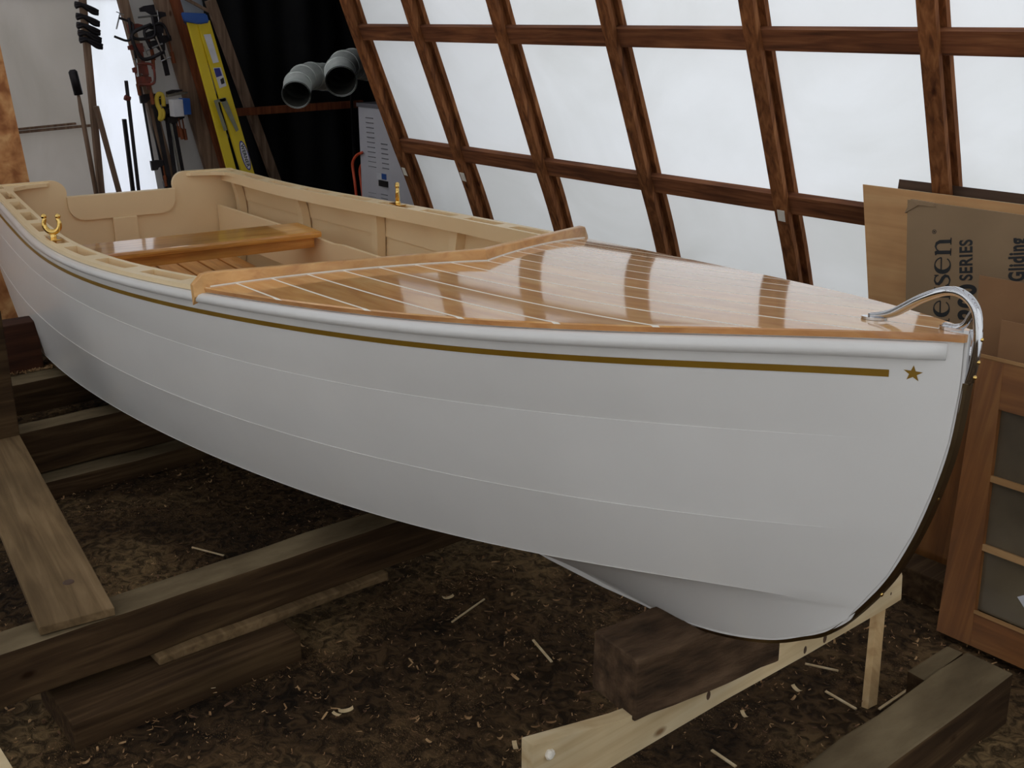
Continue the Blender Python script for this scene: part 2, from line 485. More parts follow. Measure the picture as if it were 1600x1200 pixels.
def arc(off, side=1):
    """rib line offset outwards by off"""
    pts = smoothpath([Vector((0, y, z)) for z, y in ZY], 4)
    o = []
    for i, p in enumerate(pts):
        t = (pts[min(i + 1, len(pts) - 1)] - pts[max(0, i - 1)]).normalized()
        nrm = Vector((0, t.z, -t.y))
        if i == len(pts) - 1: nrm = Vector((0, 0, 1))
        q = p + nrm * off
        o.append(Vector((0, q.y if side > 0 else 2 * YM - q.y, q.z)))
    return o


def strip(bm, path, x, wx, th):
    """flat-bent band of width wx (along x) and thickness th"""
    rows = []
    for i, p in enumerate(path):
        t = (path[min(i + 1, len(path) - 1)] - path[max(0, i - 1)]).normalized()
        nrm = Vector((0, t.z, -t.y))
        rows.append([p + Vector((x - wx / 2, 0, 0)) - nrm * th / 2, p + Vector((x + wx / 2, 0, 0)) - nrm * th / 2,
                     p + Vector((x + wx / 2, 0, 0)) + nrm * th / 2, p + Vector((x - wx / 2, 0, 0)) + nrm * th / 2])
    V = grid(bm, rows, closed=True)
    bm.faces.new(V[0][::-1]); bm.faces.new(V[-1])


# plastic skin: right side split at the middle purlin (doubled sheet below)
def skin(name, side, x0, x1, zlo, zhi, mat, off=.098):
    bm = bmesh.new()
    pts = [p for p in arc(off, side) if zlo - 1e-3 <= p.z <= zhi + 1e-3]
    xs = np.linspace(x0, x1, 40)
    rows = [[Vector((x, p.y + .006 * math.sin(x * 2.1 + p.z * 3), p.z)) for x in xs] for p in pts]
    grid(bm, rows)
    return struct(name, bm, mat, smooth=True)


def zcut(zlo, zhi, side, x0, x1, name, mat, off=.098):
    bm = bmesh.new()
    pts = arc(off, side)
    zz = [p.z for p in pts]; yy = [p.y for p in pts]
    zs = [zlo] + [z for z in zz if zlo < z < zhi] + [zhi]
    rows = [[Vector((x, float(np.interp(z, zz, yy)) + .008 * math.sin(x * 2.1 + z * 3), z)) for x in np.linspace(x0, x1, 36)] for z in zs]
    grid(bm, rows)
    return struct(name, bm, mat, smooth=True)


ZTOP = arc(.098)[-1].z
zcut(-.05, 1.12, 1, X0, X1, 'wall_right', M['plasticlow'])
zcut(1.12, 3.1, 1, X0, X1, 'wall_right_upper', M['plastic'])
zcut(3.1, ZTOP, 1, -8.5, X1, 'ceiling', M['roof'])
zcut(-.05, 1.12, -1, -8.5, X1, 'wall_left', M['plasticlow'])
zcut(1.12, 3.1, -1, -8.5, X1, 'wall_left_upper', M['plastic'])
zcut(3.1, ZTOP, -1, -8.5, X1, 'ceiling_left', M['roof'])
# end wall behind the photographer
bm = bmesh.new()
pts = arc(.098, 1) + arc(.098, -1)[::-1]
bm.faces.new([bm.verts.new(p + Vector((X1, 0, 0))) for p in pts])
struct('wall_front', bm, M['plastic'])

RX = [-6.03, -5.37, -4.60, -3.79, -2.96, -2.17, -1.36, -.55, .26, 1.07, 1.88, 2.7]
tn = 1
for x in RX:
    bm = bmesh.new()
    strip(bm, arc(.012), x, .072, .024)
    strip(bm, arc(.046), x - .012, .034, .046)
    strip(bm, arc(.082), x, .074, .026)
    struct('trim_%d' % tn, bm, M['rib']); tn += 1
    bm = bmesh.new()
    strip(bm, arc(.012, -1), x, .072, .024)
    strip(bm, arc(.046, -1), x, .034, .046)
    strip(bm, arc(.082, -1), x, .072, .026)
    struct('trim_%d' % tn, bm, M['rib']); tn += 1


def purlin(z, side, h=.088):
    global tn
    pts = arc(.024, side); zz = [p.z for p in pts]; yy = [p.y for p in pts]
    y = float(np.interp(z, zz, yy))
    y2 = float(np.interp(z + .1, zz, yy)); t = Vector((0, y2 - y, .1)).normalized()
    nrm = Vector((0, t.z, -t.y)) * (1 if side > 0 else -1)
    if side < 0: nrm = Vector((0, -abs(t.z), nrm.z))
    for k in range(len(RX) - 1):
        bm = bmesh.new()
        c = Vector((0, y, z)) + nrm * .0205
        beam(bm, c + Vector((RX[k] + .004, 0, 0)), c + Vector((RX[k + 1] - .004, 0, 0)), t * h, nrm * .040)
        struct('trim_%d' % tn, bm, M['purlin']); tn += 1


for z, s in ((.30, 1), (1.073, 1), (1.778, 1), (2.55, 1), (1.073, -1), (1.778, -1), (2.55, -1)):
    purlin(z, s)

# dirt floor
bm = bmesh.new()
nx, ny = 150, 120
rows = []
for i in range(nx + 1):
    x = -9.5 + 13.2 * i / nx
    r = []
    for j in range(ny + 1):
        y = -4.6 + 10.6 * j / ny
        z = .028 * noise.noise(Vector((x * 1.3, y * 1.3, 0))) + .012 * noise.noise(Vector((x * 6, y * 6, 4)))
        r.append(Vector((x, y, z - .012)))
    rows.append(r)
grid(bm, rows)
struct('floor', bm, M['dirt'], smooth=True)

# annex beyond the last rib, hung with black sheet
XB = -8.4
bm = bmesh.new()
rows = []
for z in np.linspace(-.05, 3.3, 24):
    rows.append([Vector((XB + .05 * math.sin(y * 9 + z * 1.3) + .02 * math.sin(y * 23), y, z)) for y in np.linspace(3.45, 5.9, 60)])
grid(bm, rows)
struct('wall_back_black', bm, M['black'], smooth=True)
bm = bmesh.new()
rows = []
for z in np.linspace(-.05, 3.3, 10):
    rows.append([Vector((x, 5.85 + .03 * math.sin(x * 9), z)) for x in np.linspace(XB, -6.1, 20)])
grid(bm, rows)
struct('wall_annex_side', bm, M['black'])
bm = bmesh.new()
box(bm, -6.16, -6.12, 3.1, 5.9, 2.95, 3.3)
poly_prism(bm, [Vector((-6.16, y, z)) for y, z in ((4.52, -.05), (5.9, -.05), (5.9, 3.3), (3.1, 3.3), (3.28, 2.95), (3.5, 2.6), (3.76, 2.1), (3.9, 1.78), (4.03, 1.4), (4.16, 1.08), (4.3, .72))], (.03, 0, 0))
struct('wall_annex_front', bm, M['black'])
bm = bmesh.new()
box(bm, XB, -6.1, 3.42, 5.9, 3.28, 3.33)
struct('ceiling_annex', bm, M['black'])

# far end wall: dusty liner, bright thin sheet
bm = bmesh.new()
pe = px(160, 300, 0, XB)
ysplit = px(140, 100, 0, XB).y
box(bm, XB - .02, XB, -4.3, ysplit, -.05, 4.0)
struct('wall_back_liner', bm, M['tarpgrey'])
bm = bmesh.new()
box(bm, XB - .02, XB - .012, ysplit, 3.9, -.05, 3.4)
struct('wall_back_bright', bm, M['bright'])
bm = bmesh.new()
poly_prism(bm, [Vector((XB - .02, y, z)) for y, z in ((-4.0, 2), (-3.5, 3.0), (-2.3, 4.0), (-.8, 4.55), (1.2, 4.55), (2.7, 4.0), (3.6, 3.2), (3.6, 2.0))], (-.01, 0, 0))
struct('wall_back_upper', bm, M['plastic'])


# ================================================================== BOAT
boat = thing('rowing_boat', 'long white lapstrake rowing boat with varnished foredeck and cream interior, set up on timbers', 'boat', (-.865, 1.73, 0), R(-6.5))
L = 5.76
_sheer = np.array([(0, .014, -.506), (.15, .091, -.521), (.3, .166, -.541), (.5, .254, -.57), (.75, .357, -.605), (1.0, .444, -.636), (1.25, .521, -.664), (1.5, .584, -.690),
                   (1.75, .638, -.714), (2.0, .686, -.738), (2.25, .726, -.761), (2.5, .765, -.781), (2.75, .798, -.799), (3.0, .818, -.816), (3.25, .83, -.831), (3.5, .833, -.844),
                   (3.75, .825, -.857), (4.0, .814, -.869), (4.25, .80, -.880), (4.5, .784, -.888), (4.75, .769, -.894), (5.0, .756, -.899), (5.25, .742, -.902), (5.5, .728, -.904), (5.76, .71, -.905)])
_lap1 = np.array([(0.004, .012, -.705), (.15, .075, -.73), (.3, .138, -.753), (.5, .217, -.785), (.85, .347, -.835), (1.2, .462, -.878), (1.55, .552, -.915), (1.9, .633, -.944), (2.25, .703, -.968),
                  (2.6, .757, -.99), (3, .796, -1.01), (3.3, .814, -1.022), (3.65, .825, -1.036), (4, .824, -1.048), (4.35, .815, -1.06), (4.7, .80, -1.07), (5, .785, -1.077), (5.4, .765, -1.085), (5.76, .742, -1.09)])
_lap2 = np.array([(.05, .012, -.90), (.15, .052, -.925), (.3, .108, -.954), (.5, .177, -.993), (.85, .294, -1.048), (1.2, .402, -1.093), (1.55, .496, -1.13), (1.9, .583, -1.16), (2.25, .658, -1.185),
                  (2.6, .718, -1.204), (3, .768, -1.223), (3.3, .793, -1.24), (3.65, .81, -1.258), (4, .815, -1.27), (4.35, .812, -1.28), (4.7, .803, -1.287), (5, .79, -1.29), (5.4, .768, -1.29), (5.76, .74, -1.285)])
_chine = np.array([(.155, .012, -1.108), (.3, .057, -1.13), (.5, .120, -1.175), (.85, .217, -1.247), (1.2, .313, -1.308), (1.55, .402, -1.353), (1.9, .486, -1.388), (2.25, .564, -1.415), (2.6, .628, -1.44),
                   (3, .682, -1.47), (3.3, .710, -1.49), (3.65, .741, -1.51), (4, .762, -1.525), (4.35, .773, -1.537), (4.7, .771, -1.545), (5, .757, -1.545), (5.4, .73, -1.54), (5.76, .70, -1.53)])
_keel = np.array([(.173, -1.143), (.22, -1.19), (.281, -1.235), (.376, -1.293), (.522, -1.351), (.698, -1.396), (.927, -1.425), (1.3, -1.452), (1.9, -1.485), (2.6, -1.53), (3.3, -1.565), (4, -1.59), (4.7, -1.60), (5.76, -1.60)])


class Line:
    def __init__(s, a, deg=7):
        s.a = a
        x = a[:, 0]; wgt = np.ones(len(x)); wgt[0] = 12; wgt[-1] = 4
        s.ph = np.polyfit(x, a[:, 1], deg, w=wgt); s.pz = np.polyfit(x, a[:, 2], deg, w=wgt)
        s.s0 = x[0]
    def at(s, q):
        return float(np.polyval(s.ph, q)), float(np.polyval(s.pz, q))


SH, L1, L2, CH = Line(_sheer, 8), Line(_lap1), Line(_lap2), Line(_chine)
STEM = [(0.0, -.506), (-.004, -.60), (0.004, -.705), (.022, -.80), (.05, -.90), (.095, -1.01), (.155, -1.108)]
STEM_L = STEM + [(a, b) for a, b in _keel[:8]]


def kz(s):
    return float(np.interp(s, _keel[:, 0], _keel[:, 1]))


def stem_s(z):
    zz = [-b for _, b in STEM]; ss = [a for a, _ in STEM]
    return float(np.interp(-z, zz, ss))


def B(s, h, z):
    return Vector((-s, h, z + H0))


TS = [0, .004, .01, .02, .035] + list(np.linspace(.055, 1, 58))


def sheer_pt(s):
    return SH.at(s)


def shell_rows(inset, side, top=0.014, strakes=3, t0=0.0, t1=1.0, ledge=.0015):
    """rows (each a list over t) describing one side from sheer down to keel"""
    rows = []
    lines = [SH, L1, L2, CH]
    def pt(ln, t, dz=0.0, dh=0.0):
        s = ln.s0 + (L - ln.s0) * t
        h, z = ln.at(s)
        return s, max(h - inset, .012) + dh, z + dz
    for k in range(3):
        a, b = lines[k], lines[k + 1]
        nsub = 7
        for w_ in np.linspace(0, 1, nsub):
            row = []
            for t in TS:
                if t < t0 or t > t1: continue
                fade = min(1, t * 12)
                sa, ha, za = pt(a, t, -top if k == 0 else 0, (ledge * fade if k else 0))
                sb, hb, zb = pt(b, t)
                s, h, z = sa + (sb - sa) * w_, ha + (hb - ha) * w_, za + (zb - za) * w_
                h += .006 * math.sin(PI * w_) * fade * (.5 if k else 1)     # slight fullness
                za0, zb0 = a.at(a.s0)[1] - (top if k == 0 else 0), b.at(b.s0)[1]
                dev = (stem_s(za0 + (zb0 - za0) * w_) - (a.s0 + (b.s0 - a.s0) * w_)) * math.exp(-t * 30)
                row.append(B(s + dev, side * h, z))
            rows.append(row)
    # bottom panel chine -> keel
    for w_ in np.linspace(0, 1, 8):
        row = []
        for t in TS:
            if t < t0 or t > t1: continue
            s, h, z = pt(CH, t, 0, ledge * min(1, t * 12))
            ks = .173 + (L - .173) * t
            k2 = kz(ks) + inset * .8
            hk = .012
            f = w_
            hh = h + (hk - h) * f
            z2 = z + (k2 - z) * (f ** 1.25)
            row.append(B(s + (ks - s) * w_, side * hh, z2))
        rows.append(row)
    return rows


bm = bmesh.new()
for sd in (-1, 1):
    grid(bm, shell_rows(0, sd))
bmesh.ops.remove_doubles(bm, verts=bm.verts, dist=.0004)
hull = obj('hull', bm, M['white'], boat, smooth=True)
hull['label'] = 'glossy white painted lapstrake planking'
hull.data.set_sharp_from_angle(angle=R(28))

# inside planking
bm = bmesh.new()
for sd in (-1, 1):
    grid(bm, shell_rows(.016, sd, t0=.05, t1=.999, ledge=.009))
inner = obj('inner_planking', bm, M['cream'], boat, smooth=True)
inner['label'] = 'cream painted inside of the hull'
inner.data.set_sharp_from_angle(angle=R(28))

# stem piece + brass band along the stem and forefoot
def stem_strip(name, mat, w0, out0, out1, pts):
    bm = bmesh.new()
    P = smoothpath([B(s, 0, z) for s, z in pts], 5)
    rows = []
    for i, p in enumerate(P):
        t = (P[min(i + 1, len(P) - 1)] - P[max(0, i - 1)]).normalized()
        n = Vector((t.z, 0, -t.x))
        if n.x < 0 and n.z > 0: n = -n
        if n.x < 0 and abs(n.x) > abs(n.z): n = -n
        if n.z > .3: n = -n
        rows.append([p + n * out0 + Vector((0, -w0, 0)), p + n * out1 + Vector((0, -w0 * .8, 0)), p + n * out1 + Vector((0, w0 * .8, 0)), p + n * out0 + Vector((0, w0, 0))])
    V = grid(bm, rows, closed=True)
    bm.faces.new(V[0][::-1]); bm.faces.new(V[-1])
    return obj(name, bm, mat, boat, smooth=False)


stem_strip('stem', M['white'], .0125, -.03, .004, STEM_L[:] + [(1.3, -1.452), (1.9, -1.485)])
bb = stem_strip('stem_band', M['brassband'], .0105, .0035, .0115, [(-.003, -.592), (0.004, -.705), (.022, -.80), (.05, -.90), (.095, -1.01), (.155, -1.108), (.22, -1.19), (.281, -1.235), (.376, -1.293), (.522, -1.351), (.698, -1.396)])
bb['label'] = 'dull brass strip screwed along the stem'
for s, z in ((.002, -.625), (.028, -.82), (.12, -1.06)):
    bm = bmesh.new(); bmesh.ops.create_uvsphere(bm, u_segments=10, v_segments=6, radius=.0045)
    o = obj('screw_head', bm, M['brass'], bb, smooth=True); o.location = B(s - .0115, 0, z)
    o.scale = (.5, 1, 1)
# keel with skeg
bm = bmesh.new()
rows = []
for s in np.linspace(.7, L, 40):
    z = kz(s)
    rows.append([B(s, -.014, z + .01), B(s, -.012, z - .022 * min(1, (s - .7) * 2)), B(s, .012, z - .022 * min(1, (s - .7) * 2)), B(s, .014, z + .01)])
V = grid(bm, rows, closed=True); bm.faces.new(V[0][::-1]); bm.faces.new(V[-1])
obj('keel', bm, M['white'], boat)


def tang(s, side):
    h0, _ = SH.at(max(s - .02, 0)); h1, _ = SH.at(s + .02)
    t = Vector((-.04, side * (h1 - h0), 0)).normalized()
    n = Vector((-t.y, t.x, 0)) if side < 0 else Vector((t.y, -t.x, 0))
    if n.y * side < 0: n = -n
    return t, n


def sheer_sweep(name, mat, side, prof, s0, s1, n=70, taper=0.0, parent=boat, smooth=False):
    """profile points: (outward offset, dz from the sheer top)"""
    bm = bmesh.new(); rows = []
    for s in np.linspace(s0, s1, n):
        h, z = SH.at(s)
        _, nn = tang(s, side)
        k = 1.0
        if taper and s - s0 < taper:
            k = .25 + .75 * math.sqrt(max(0, 1 - (1 - (s - s0) / taper) ** 2))
        rows.append([B(s, side * h, z) + nn * (o * k if o > 0 else o) + Vector((0, 0, d)) for o, d in prof])
    V = grid(bm, rows, closed=True); bm.faces.new(V[0][::-1]); bm.faces.new(V[-1])
    return obj(name, bm, mat, parent, smooth=smooth)


railp = [(-.002, -.0155), (.010, -.0165), (.019, -.021), (.0225, -.029), (.0225, -.036), (.019, -.043), (.010, -.0475), (-.002, -.049)]
for sd in (-1, 1):
    o = sheer_sweep('rub_rail', M['white'], sd, railp, .022, L - .01, 120, taper=.035, smooth=True)
    o['label'] = 'rounded white rub rail'
# gold pinstripe, near side and far side
for sd in (-1, 1):
    bm = bmesh.new(); rows = []
    for s in np.linspace(.103, 5.7, 90):
        r = []
        for dz in (-.071, -.0845):
            h, z = SH.at(s); h1, z1 = L1.at(s)
            w_ = (-dz - .014) / (z - .014 - z1)
            hh = h + (h1 - h) * w_ + .006 * math.sin(PI * w_) * min(1, s / L * 12)
            r.append(B(s, sd * (hh + .0022), z + dz))
        rows.append(r)
    grid(bm, rows)
    o = obj('pinstripe', bm, M['gold'], boat); o['label'] = 'gold stripe under the rub rail'
# star on each bow
for sd in (-1, 1):
    bm = bmesh.new()
    cs, cz = .0665, -.588
    vs = []
    for k in range(10):
        r = .0155 if k % 2 == 0 else .0062
        a = PI / 2 + k * PI / 5
        s, z = cs - r * math.cos(a) * 1.0, cz + r * math.sin(a)
        h, zz = SH.at(s); h1, z1 = L1.at(s)
        w_ = (zz - z) / (zz - z1)
        hh = h + (h1 - h) * w_ + .006 * math.sin(PI * w_) * min(1, s / L * 12)
        vs.append(B(s, sd * (hh + .0028), z))
    c = sum(vs, Vector()) / 10
    cv = bm.verts.new(c); vv = [bm.verts.new(v) for v in vs]
    for k in range(10): bm.faces.new((cv, vv[k], vv[(k + 1) % 10]))
    o = obj('star_emblem', bm, M['gold'], boat); o['label'] = 'small gold five-pointed star'


# ---- foredeck
def deck_aft(w_):
    s = 1.7
    for _ in range(30):
        s = 1.565 + .44 * min(1.03, abs(w_) * SH.at(s)[0] / .686)
    return s


def deck_z(s, h):
    hs_, zs = SH.at(s)
    return zs + .10 * max(0, hs_ ** 2 - h ** 2)


bm = bmesh.new()
ws = np.r_[-1, np.linspace(-.99, .99, 41), 1]
top, bot = [], []
for t in np.r_[0, .01, .02, np.linspace(.04, 1, 90)]:
    rt, rb = [], []
    for w_ in ws:
        s = t * deck_aft(w_) - .004
        hs_, _ = SH.at(max(s, 0)); hs_ += .005
        h = w_ * hs_
        e = .003 if abs(w_) > .999 else 0
        rt.append(B(s, h, deck_z(max(s, 0), min(abs(h), hs_ - .005)) - e)); rb.append(B(s, h * .998, deck_z(max(s, 0), min(abs(h), hs_ - .005)) - .0135))
    top.append(rt + rb[::-1])
V = grid(bm, top, closed=True)
bm.faces.new(V[0][::-1]); bm.faces.new(V[-1])
dk = obj('foredeck', bm, [M['deck'], M['deckedge']], boat, smooth=True)
for p in dk.data.polygons:
    if abs(p.normal.z) < .6: p.material_index = 1
dk['label'] = 'varnished cedar strip deck with pale seams'
dk.data.set_sharp_from_angle(angle=R(14))

# coaming: two boards meeting in a V on the deck
for sd in (-1, 1):
    bm = bmesh.new(); rows = []
    n = 30
    for i in range(n + 1):
        w_ = i / n * 1.045
        s = 1.565 + .44 * w_
        h = sd * w_ * .686
        z0 = deck_z(s, abs(h)) if w_ < 1 else SH.at(s)[1] - (w_ - 1) * .35
        ztop = -.628 + (-.696 + .628) * w_
        if w_ > .985: ztop -= .045 * (1 - math.sqrt(max(0.0, 1 - ((w_ - .985) / .062) ** 2)))
        hgt = max(ztop - z0, .004)
        lean = .006
        base0 = B(s - .010, h, z0 - .008); 
        rows.append([B(s - .011, h, z0 - .012), B(s - .011 + lean, h, z0 + hgt - .003), B(s - .008 + lean, h, z0 + hgt), B(s + .009 + lean, h, z0 + hgt), B(s + .012 + lean, h, z0 + hgt - .003), B(s + .012, h, z0 - .04)])
    V = grid(bm, rows, closed=True); bm.faces.new(V[0][::-1]); bm.faces.new(V[-1])
    o = obj('coaming', bm, M['coaming'], boat); o['label'] = 'varnished upright board edging the foredeck'
    bm = bmesh.new()
    P = []
    for i in range(21):
        w_ = i / 20 * .985
        s = 1.565 + .44 * w_ - .0125
        P.append(B(s, sd * w_ * .686, deck_z(s, w_ * .686) + .0005))
    tube(bm, P, .0032, 6)
    obj('seam_bead', bm, M['caulk'], boat)

# ---- gunwales aft of the deck: inwale, spacer blocks, sheer cap
for sd in (-1, 1):
    sheer_sweep('gunwale', M['cream'], sd, [(-.024, 0), (.002, 0), (.003, -.015), (-.024, -.016)], 1.97, L - .01, 60)
    sheer_sweep('inwale', M['cream'], sd, [(-.092, 0), (-.074, 0), (-.074, -.062), (-.092, -.062)], 1.93, L - .02, 60)
    for k in range(9):
        sc = 2.14 + k * .43
        sheer_sweep('spacer_block', M['cream'], sd, [(-.075, -.0005), (-.023, -.0005), (-.023, -.060), (-.075, -.060)], sc - .062, min(sc + .062, L - .03), 4)
# frames
for sd in (-1, 1):
    for s in (2.25, 3.05, 3.86, 4.75, 5.66):
        bm = bmesh.new(); rows = []
        prof = [SH.at(s), L1.at(s), L2.at(s), CH.at(s)]
        prof = [(prof[0][0] - .014, prof[0][1] - .055)] + [(h - .016, z) for h, z in prof[1:]]
        P = smoothpath([B(s, sd * h, z) for h, z in prof], 4)
        for p in P:
            n = Vector((0, -sd, 0))
            rows.append([p + Vector((-.032, 0, 0)), p + Vector((-.030, 0, 0)) + n * .045, p + Vector((.030, 0, 0)) + n * .045, p + Vector((.032, 0, 0))])
        V = grid(bm, rows, closed=True); bm.faces.new(V[0][::-1]); bm.faces.new(V[-1])
        obj('frame', bm, M['cream'], boat)
# seat risers (side boards the thwart sits on)
for sd in (-1, 1):
    bm = bmesh.new(); rows = []
    for s in np.linspace(2.1, L - .03, 30):
        h = min(CH.at(s)[0] - .055, .60); zt = -1.055 - (s - 3.5) * .028
        if abs(s - 4.25) < .3: zt = min(zt, -1.078)
        rows.append([B(s, sd * h, zt), B(s, sd * (h - .02), zt), B(s, sd * (h - .02), zt - .22), B(s, sd * h, zt - .22)])
    V = grid(bm, rows, closed=True); bm.faces.new(V[0][::-1]); bm.faces.new(V[-1])
    obj('seat_riser', bm, M['cream'], boat)
# thwart + apron
bm = bmesh.new(); box(bm, -4.41, -4.10, -.585, .585, H0 - 1.066, H0 - 1.032, bev=.012)
th = obj('thwart', bm, M['thwart'], boat); th['label'] = 'varnished fir rowing seat'
bm = bmesh.new(); box(bm, -4.20, -4.155, -.565, .565, H0 - 1.125, H0 - 1.068, bev=.008)
obj('seat_apron', bm, M['thwart'], th)
# floor slats
for k in range(-4, 5):
    bm = bmesh.new(); box(bm, -5.6, -2.4, k * .125 - .056, k * .125 + .056, H0 - 1.405, H0 - 1.385, bev=.004)
    obj('floor_slat', bm, M['floorslat'], boat)
for s in (2.6, 3.4, 4.2, 5.0, 5.5):
    bm = bmesh.new(); box(bm, -s - .02, -s + .02, -.55, .55, H0 - 1.47, H0 - 1.406)
    obj('floor_bearer', bm, M['cream'], boat)

# ---- transom
def arcpts(cx, cz, r, a0, a1, n=7):
    return [(cx + r * math.cos(R(a0 + (a1 - a0) * i / n)), cz + r * math.sin(R(a0 + (a1 - a0) * i / n))) for i in range(n + 1)]


half = [(0, -.994), (.315, -.994)] + arcpts(.325 + .085 - .02, -.898 - .075, .078, 195, 90)[0:] + [(.70, -.898), (.712, -.905), (.742, -1.09), (.742, -1.285), (.70, -1.53), (.02, -1.60), (0, -1.60)]
out_ = [(h, z) for h, z in half] + [(-h, z) for h, z in half[::-1] if h > 0]
bm = bmesh.new()
poly_prism(bm, [B(L - .022, h, z) for h, z in out_], B(L + .010, 0, 0) - B(L - .022, 0, 0))
bmesh.ops.triangulate(bm, faces=[f for f in bm.faces if len(f.verts) > 4])
tr = obj('transom', bm, M['cream'], boat); tr['label'] = 'cream transom with a cut-down middle'
padh = [(0, -.995), (.318, -.995), (.318, -1.03)] + arcpts(.225, -1.045, .092, 0, -90) + [(0, -1.137)]
pout = padh + [(-h, z) for h, z in padh[::-1] if h > 0]
bm = bmesh.new(); poly_prism(bm, [B(L - .040, h, z) for h, z in pout], (-.0175, 0, 0))
obj('motor_pad', bm, M['cream'], tr)
bm = bmesh.new(); box(bm, -(L - .022), -(L - .048), -.072, .072, H0 - 1.58, H0 - 1.1375, bev=.004)
obj('centre_post', bm, M['cream'], tr)
bm = bmesh.new(); bmesh.ops.create_uvsphere(bm, u_segments=10, v_segments=8, radius=.014)
o = obj('drain_plug', bm, M['caulk'], tr, smooth=True); o.location = B(L - .06, 0.03, -1.32)
for sd in (-1, 1):   # quarter knees
    pts = [(L - .02, .40), (L - .045, .42), (L - .07, .54), (L - .13, .61), (L - .34, .652), (L - .34, .675), (L - .02, .655)]
    bm = bmesh.new(); poly_prism(bm, [B(s, sd * h, -.9035) for s, h in pts], (0, 0, -.02))
    obj('quarter_knee', bm, M['cream'], boat)


# ---- oarlocks
def oarlock(sd, ang):
    h, z = SH.at(3.64)
    bm = bmesh.new()
    c = B(3.64, sd * (h - .04), z)
    box(bm, c.x - .05, c.x + .05, c.y - .022, c.y + .022, c.z, c.z + .005, bev=.0015)
    sk = obj('oarlock_socket', bm, M['brass'], boat)
    bm = bmesh.new()
    P = []
    d = Vector((math.cos(ang), math.sin(ang), 0))
    for a in np.linspace(-245, 65, 30):
        rr = .032
        P.append(Vector((0, 0, .060)) + d * rr * math.cos(R(a)) * (1 if a > -230 else .9) + Vector((0, 0, rr * 1.18 * math.sin(R(a)))))
    P = []
    for a in np.linspace(-30, 210, 24):      # U opening upwards
        P.append(d * .031 * math.cos(R(-a)) + Vector((0, 0, .058 + .034 * math.sin(R(-a)))))
    P = [P[0] + Vector((0, 0, .014)) + d * .001, ] + P + [P[-1] + Vector((0, 0, .014)) - d * .001]
    n = len(P)
    tube(bm, P, [.0125 - .0045 * abs(2 * i / (n - 1) - 1) for i in range(n)], 10)
    for q in (P[0], P[-1]):
        bmesh.ops.create_uvsphere(bm, u_segments=10, v_segments=8, radius=.0115, matrix=Matrix.Translation(q))
    tube(bm, [(0, 0, .028), (0, 0, .018), (0, 0, .010), (0, 0, -.02)], [.011, .008, .014, .0085], 12)
    o = obj('oarlock', bm, M['brass'], boat, smooth=True); o.location = c + Vector((0, 0, .004)); o['label'] = 'polished brass oarlock'


oarlock(-1, R(60)); oarlock(1, R(-28))

# ---- chrome bow fitting
pc = smoothpath([B(.208, 0, -.5215), B(.18, 0, -.514), B(.151, 0, -.501), B(.102, 0, -.467), B(.056, 0, -.444), B(.022, 0, -.443), B(-.004, 0, -.462), B(-.015, 0, -.498), B(-.0165, 0, -.54), B(-.014, 0, -.57), B(-.008, 0, -.594)], 6)
n = len(pc)
bm = bmesh.new()
rr = []
for i in range(n):
    f = i / (n - 1)
    rr.append(.0085 if f > .2 else .0055 + .003 * f / .2)
rings = tube(bm, pc, rr, 14)
bf = obj('bow_handle', bm, M['chrome'], boat, smooth=True); bf['label'] = 'chrome looped fitting over the stemhead'
bm = bmesh.new()
def deckpt(s, h): return B(s, h, deck_z(s, h))
plate = [deckpt(.198 + .028 * math.cos(a), .012 * math.sin(a)) + Vector((0, 0, .0005)) for a in np.linspace(0, 2 * PI, 20, endpoint=False)]
poly_prism(bm, plate, (0, 0, .005))
obj('foot_plate', bm, M['chrome'], bf)
bm = bmesh.new()
plate = [deckpt(.036 + .024 * math.cos(a), .010 * math.sin(a)) + Vector((0, 0, .0005)) for a in np.linspace(0, 2 * PI, 20, endpoint=False)]
poly_prism(bm, plate, (0, 0, .006))
obj('foot_plate', bm, M['chrome'], bf)
bm = bmesh.new()
P = smoothpath([B(.05, 0, -.507), B(.03, 0, -.504), B(.012, 0, -.494), B(.002, 0, -.475), B(-.004, 0, -.462)], 5)
tube(bm, P, [.009 - .003 * min(1, i / 8) for i in range(len(P))], 12, flat=1.0)
obj('brace', bm, M['chrome'], bf, smooth=True)
bm = bmesh.new()
tube(bm, [B(-.010, 0, -.50), B(-.010, 0, -.59)], .011, 12, flat=.6, flatdir=Vector((0, 1, 0)))
obj('stem_strap', bm, M['chrome'], bf, smooth=True)
for s, z in ((-.0235, -.512), (-.0235, -.552), (-.021, -.58)):
    bm = bmesh.new(); bmesh.ops.create_uvsphere(bm, u_segments=8, v_segments=6, radius=.004)
    o = obj('screw_head', bm, M['brass'], bf, smooth=True); o.location = B(s, 0, z)


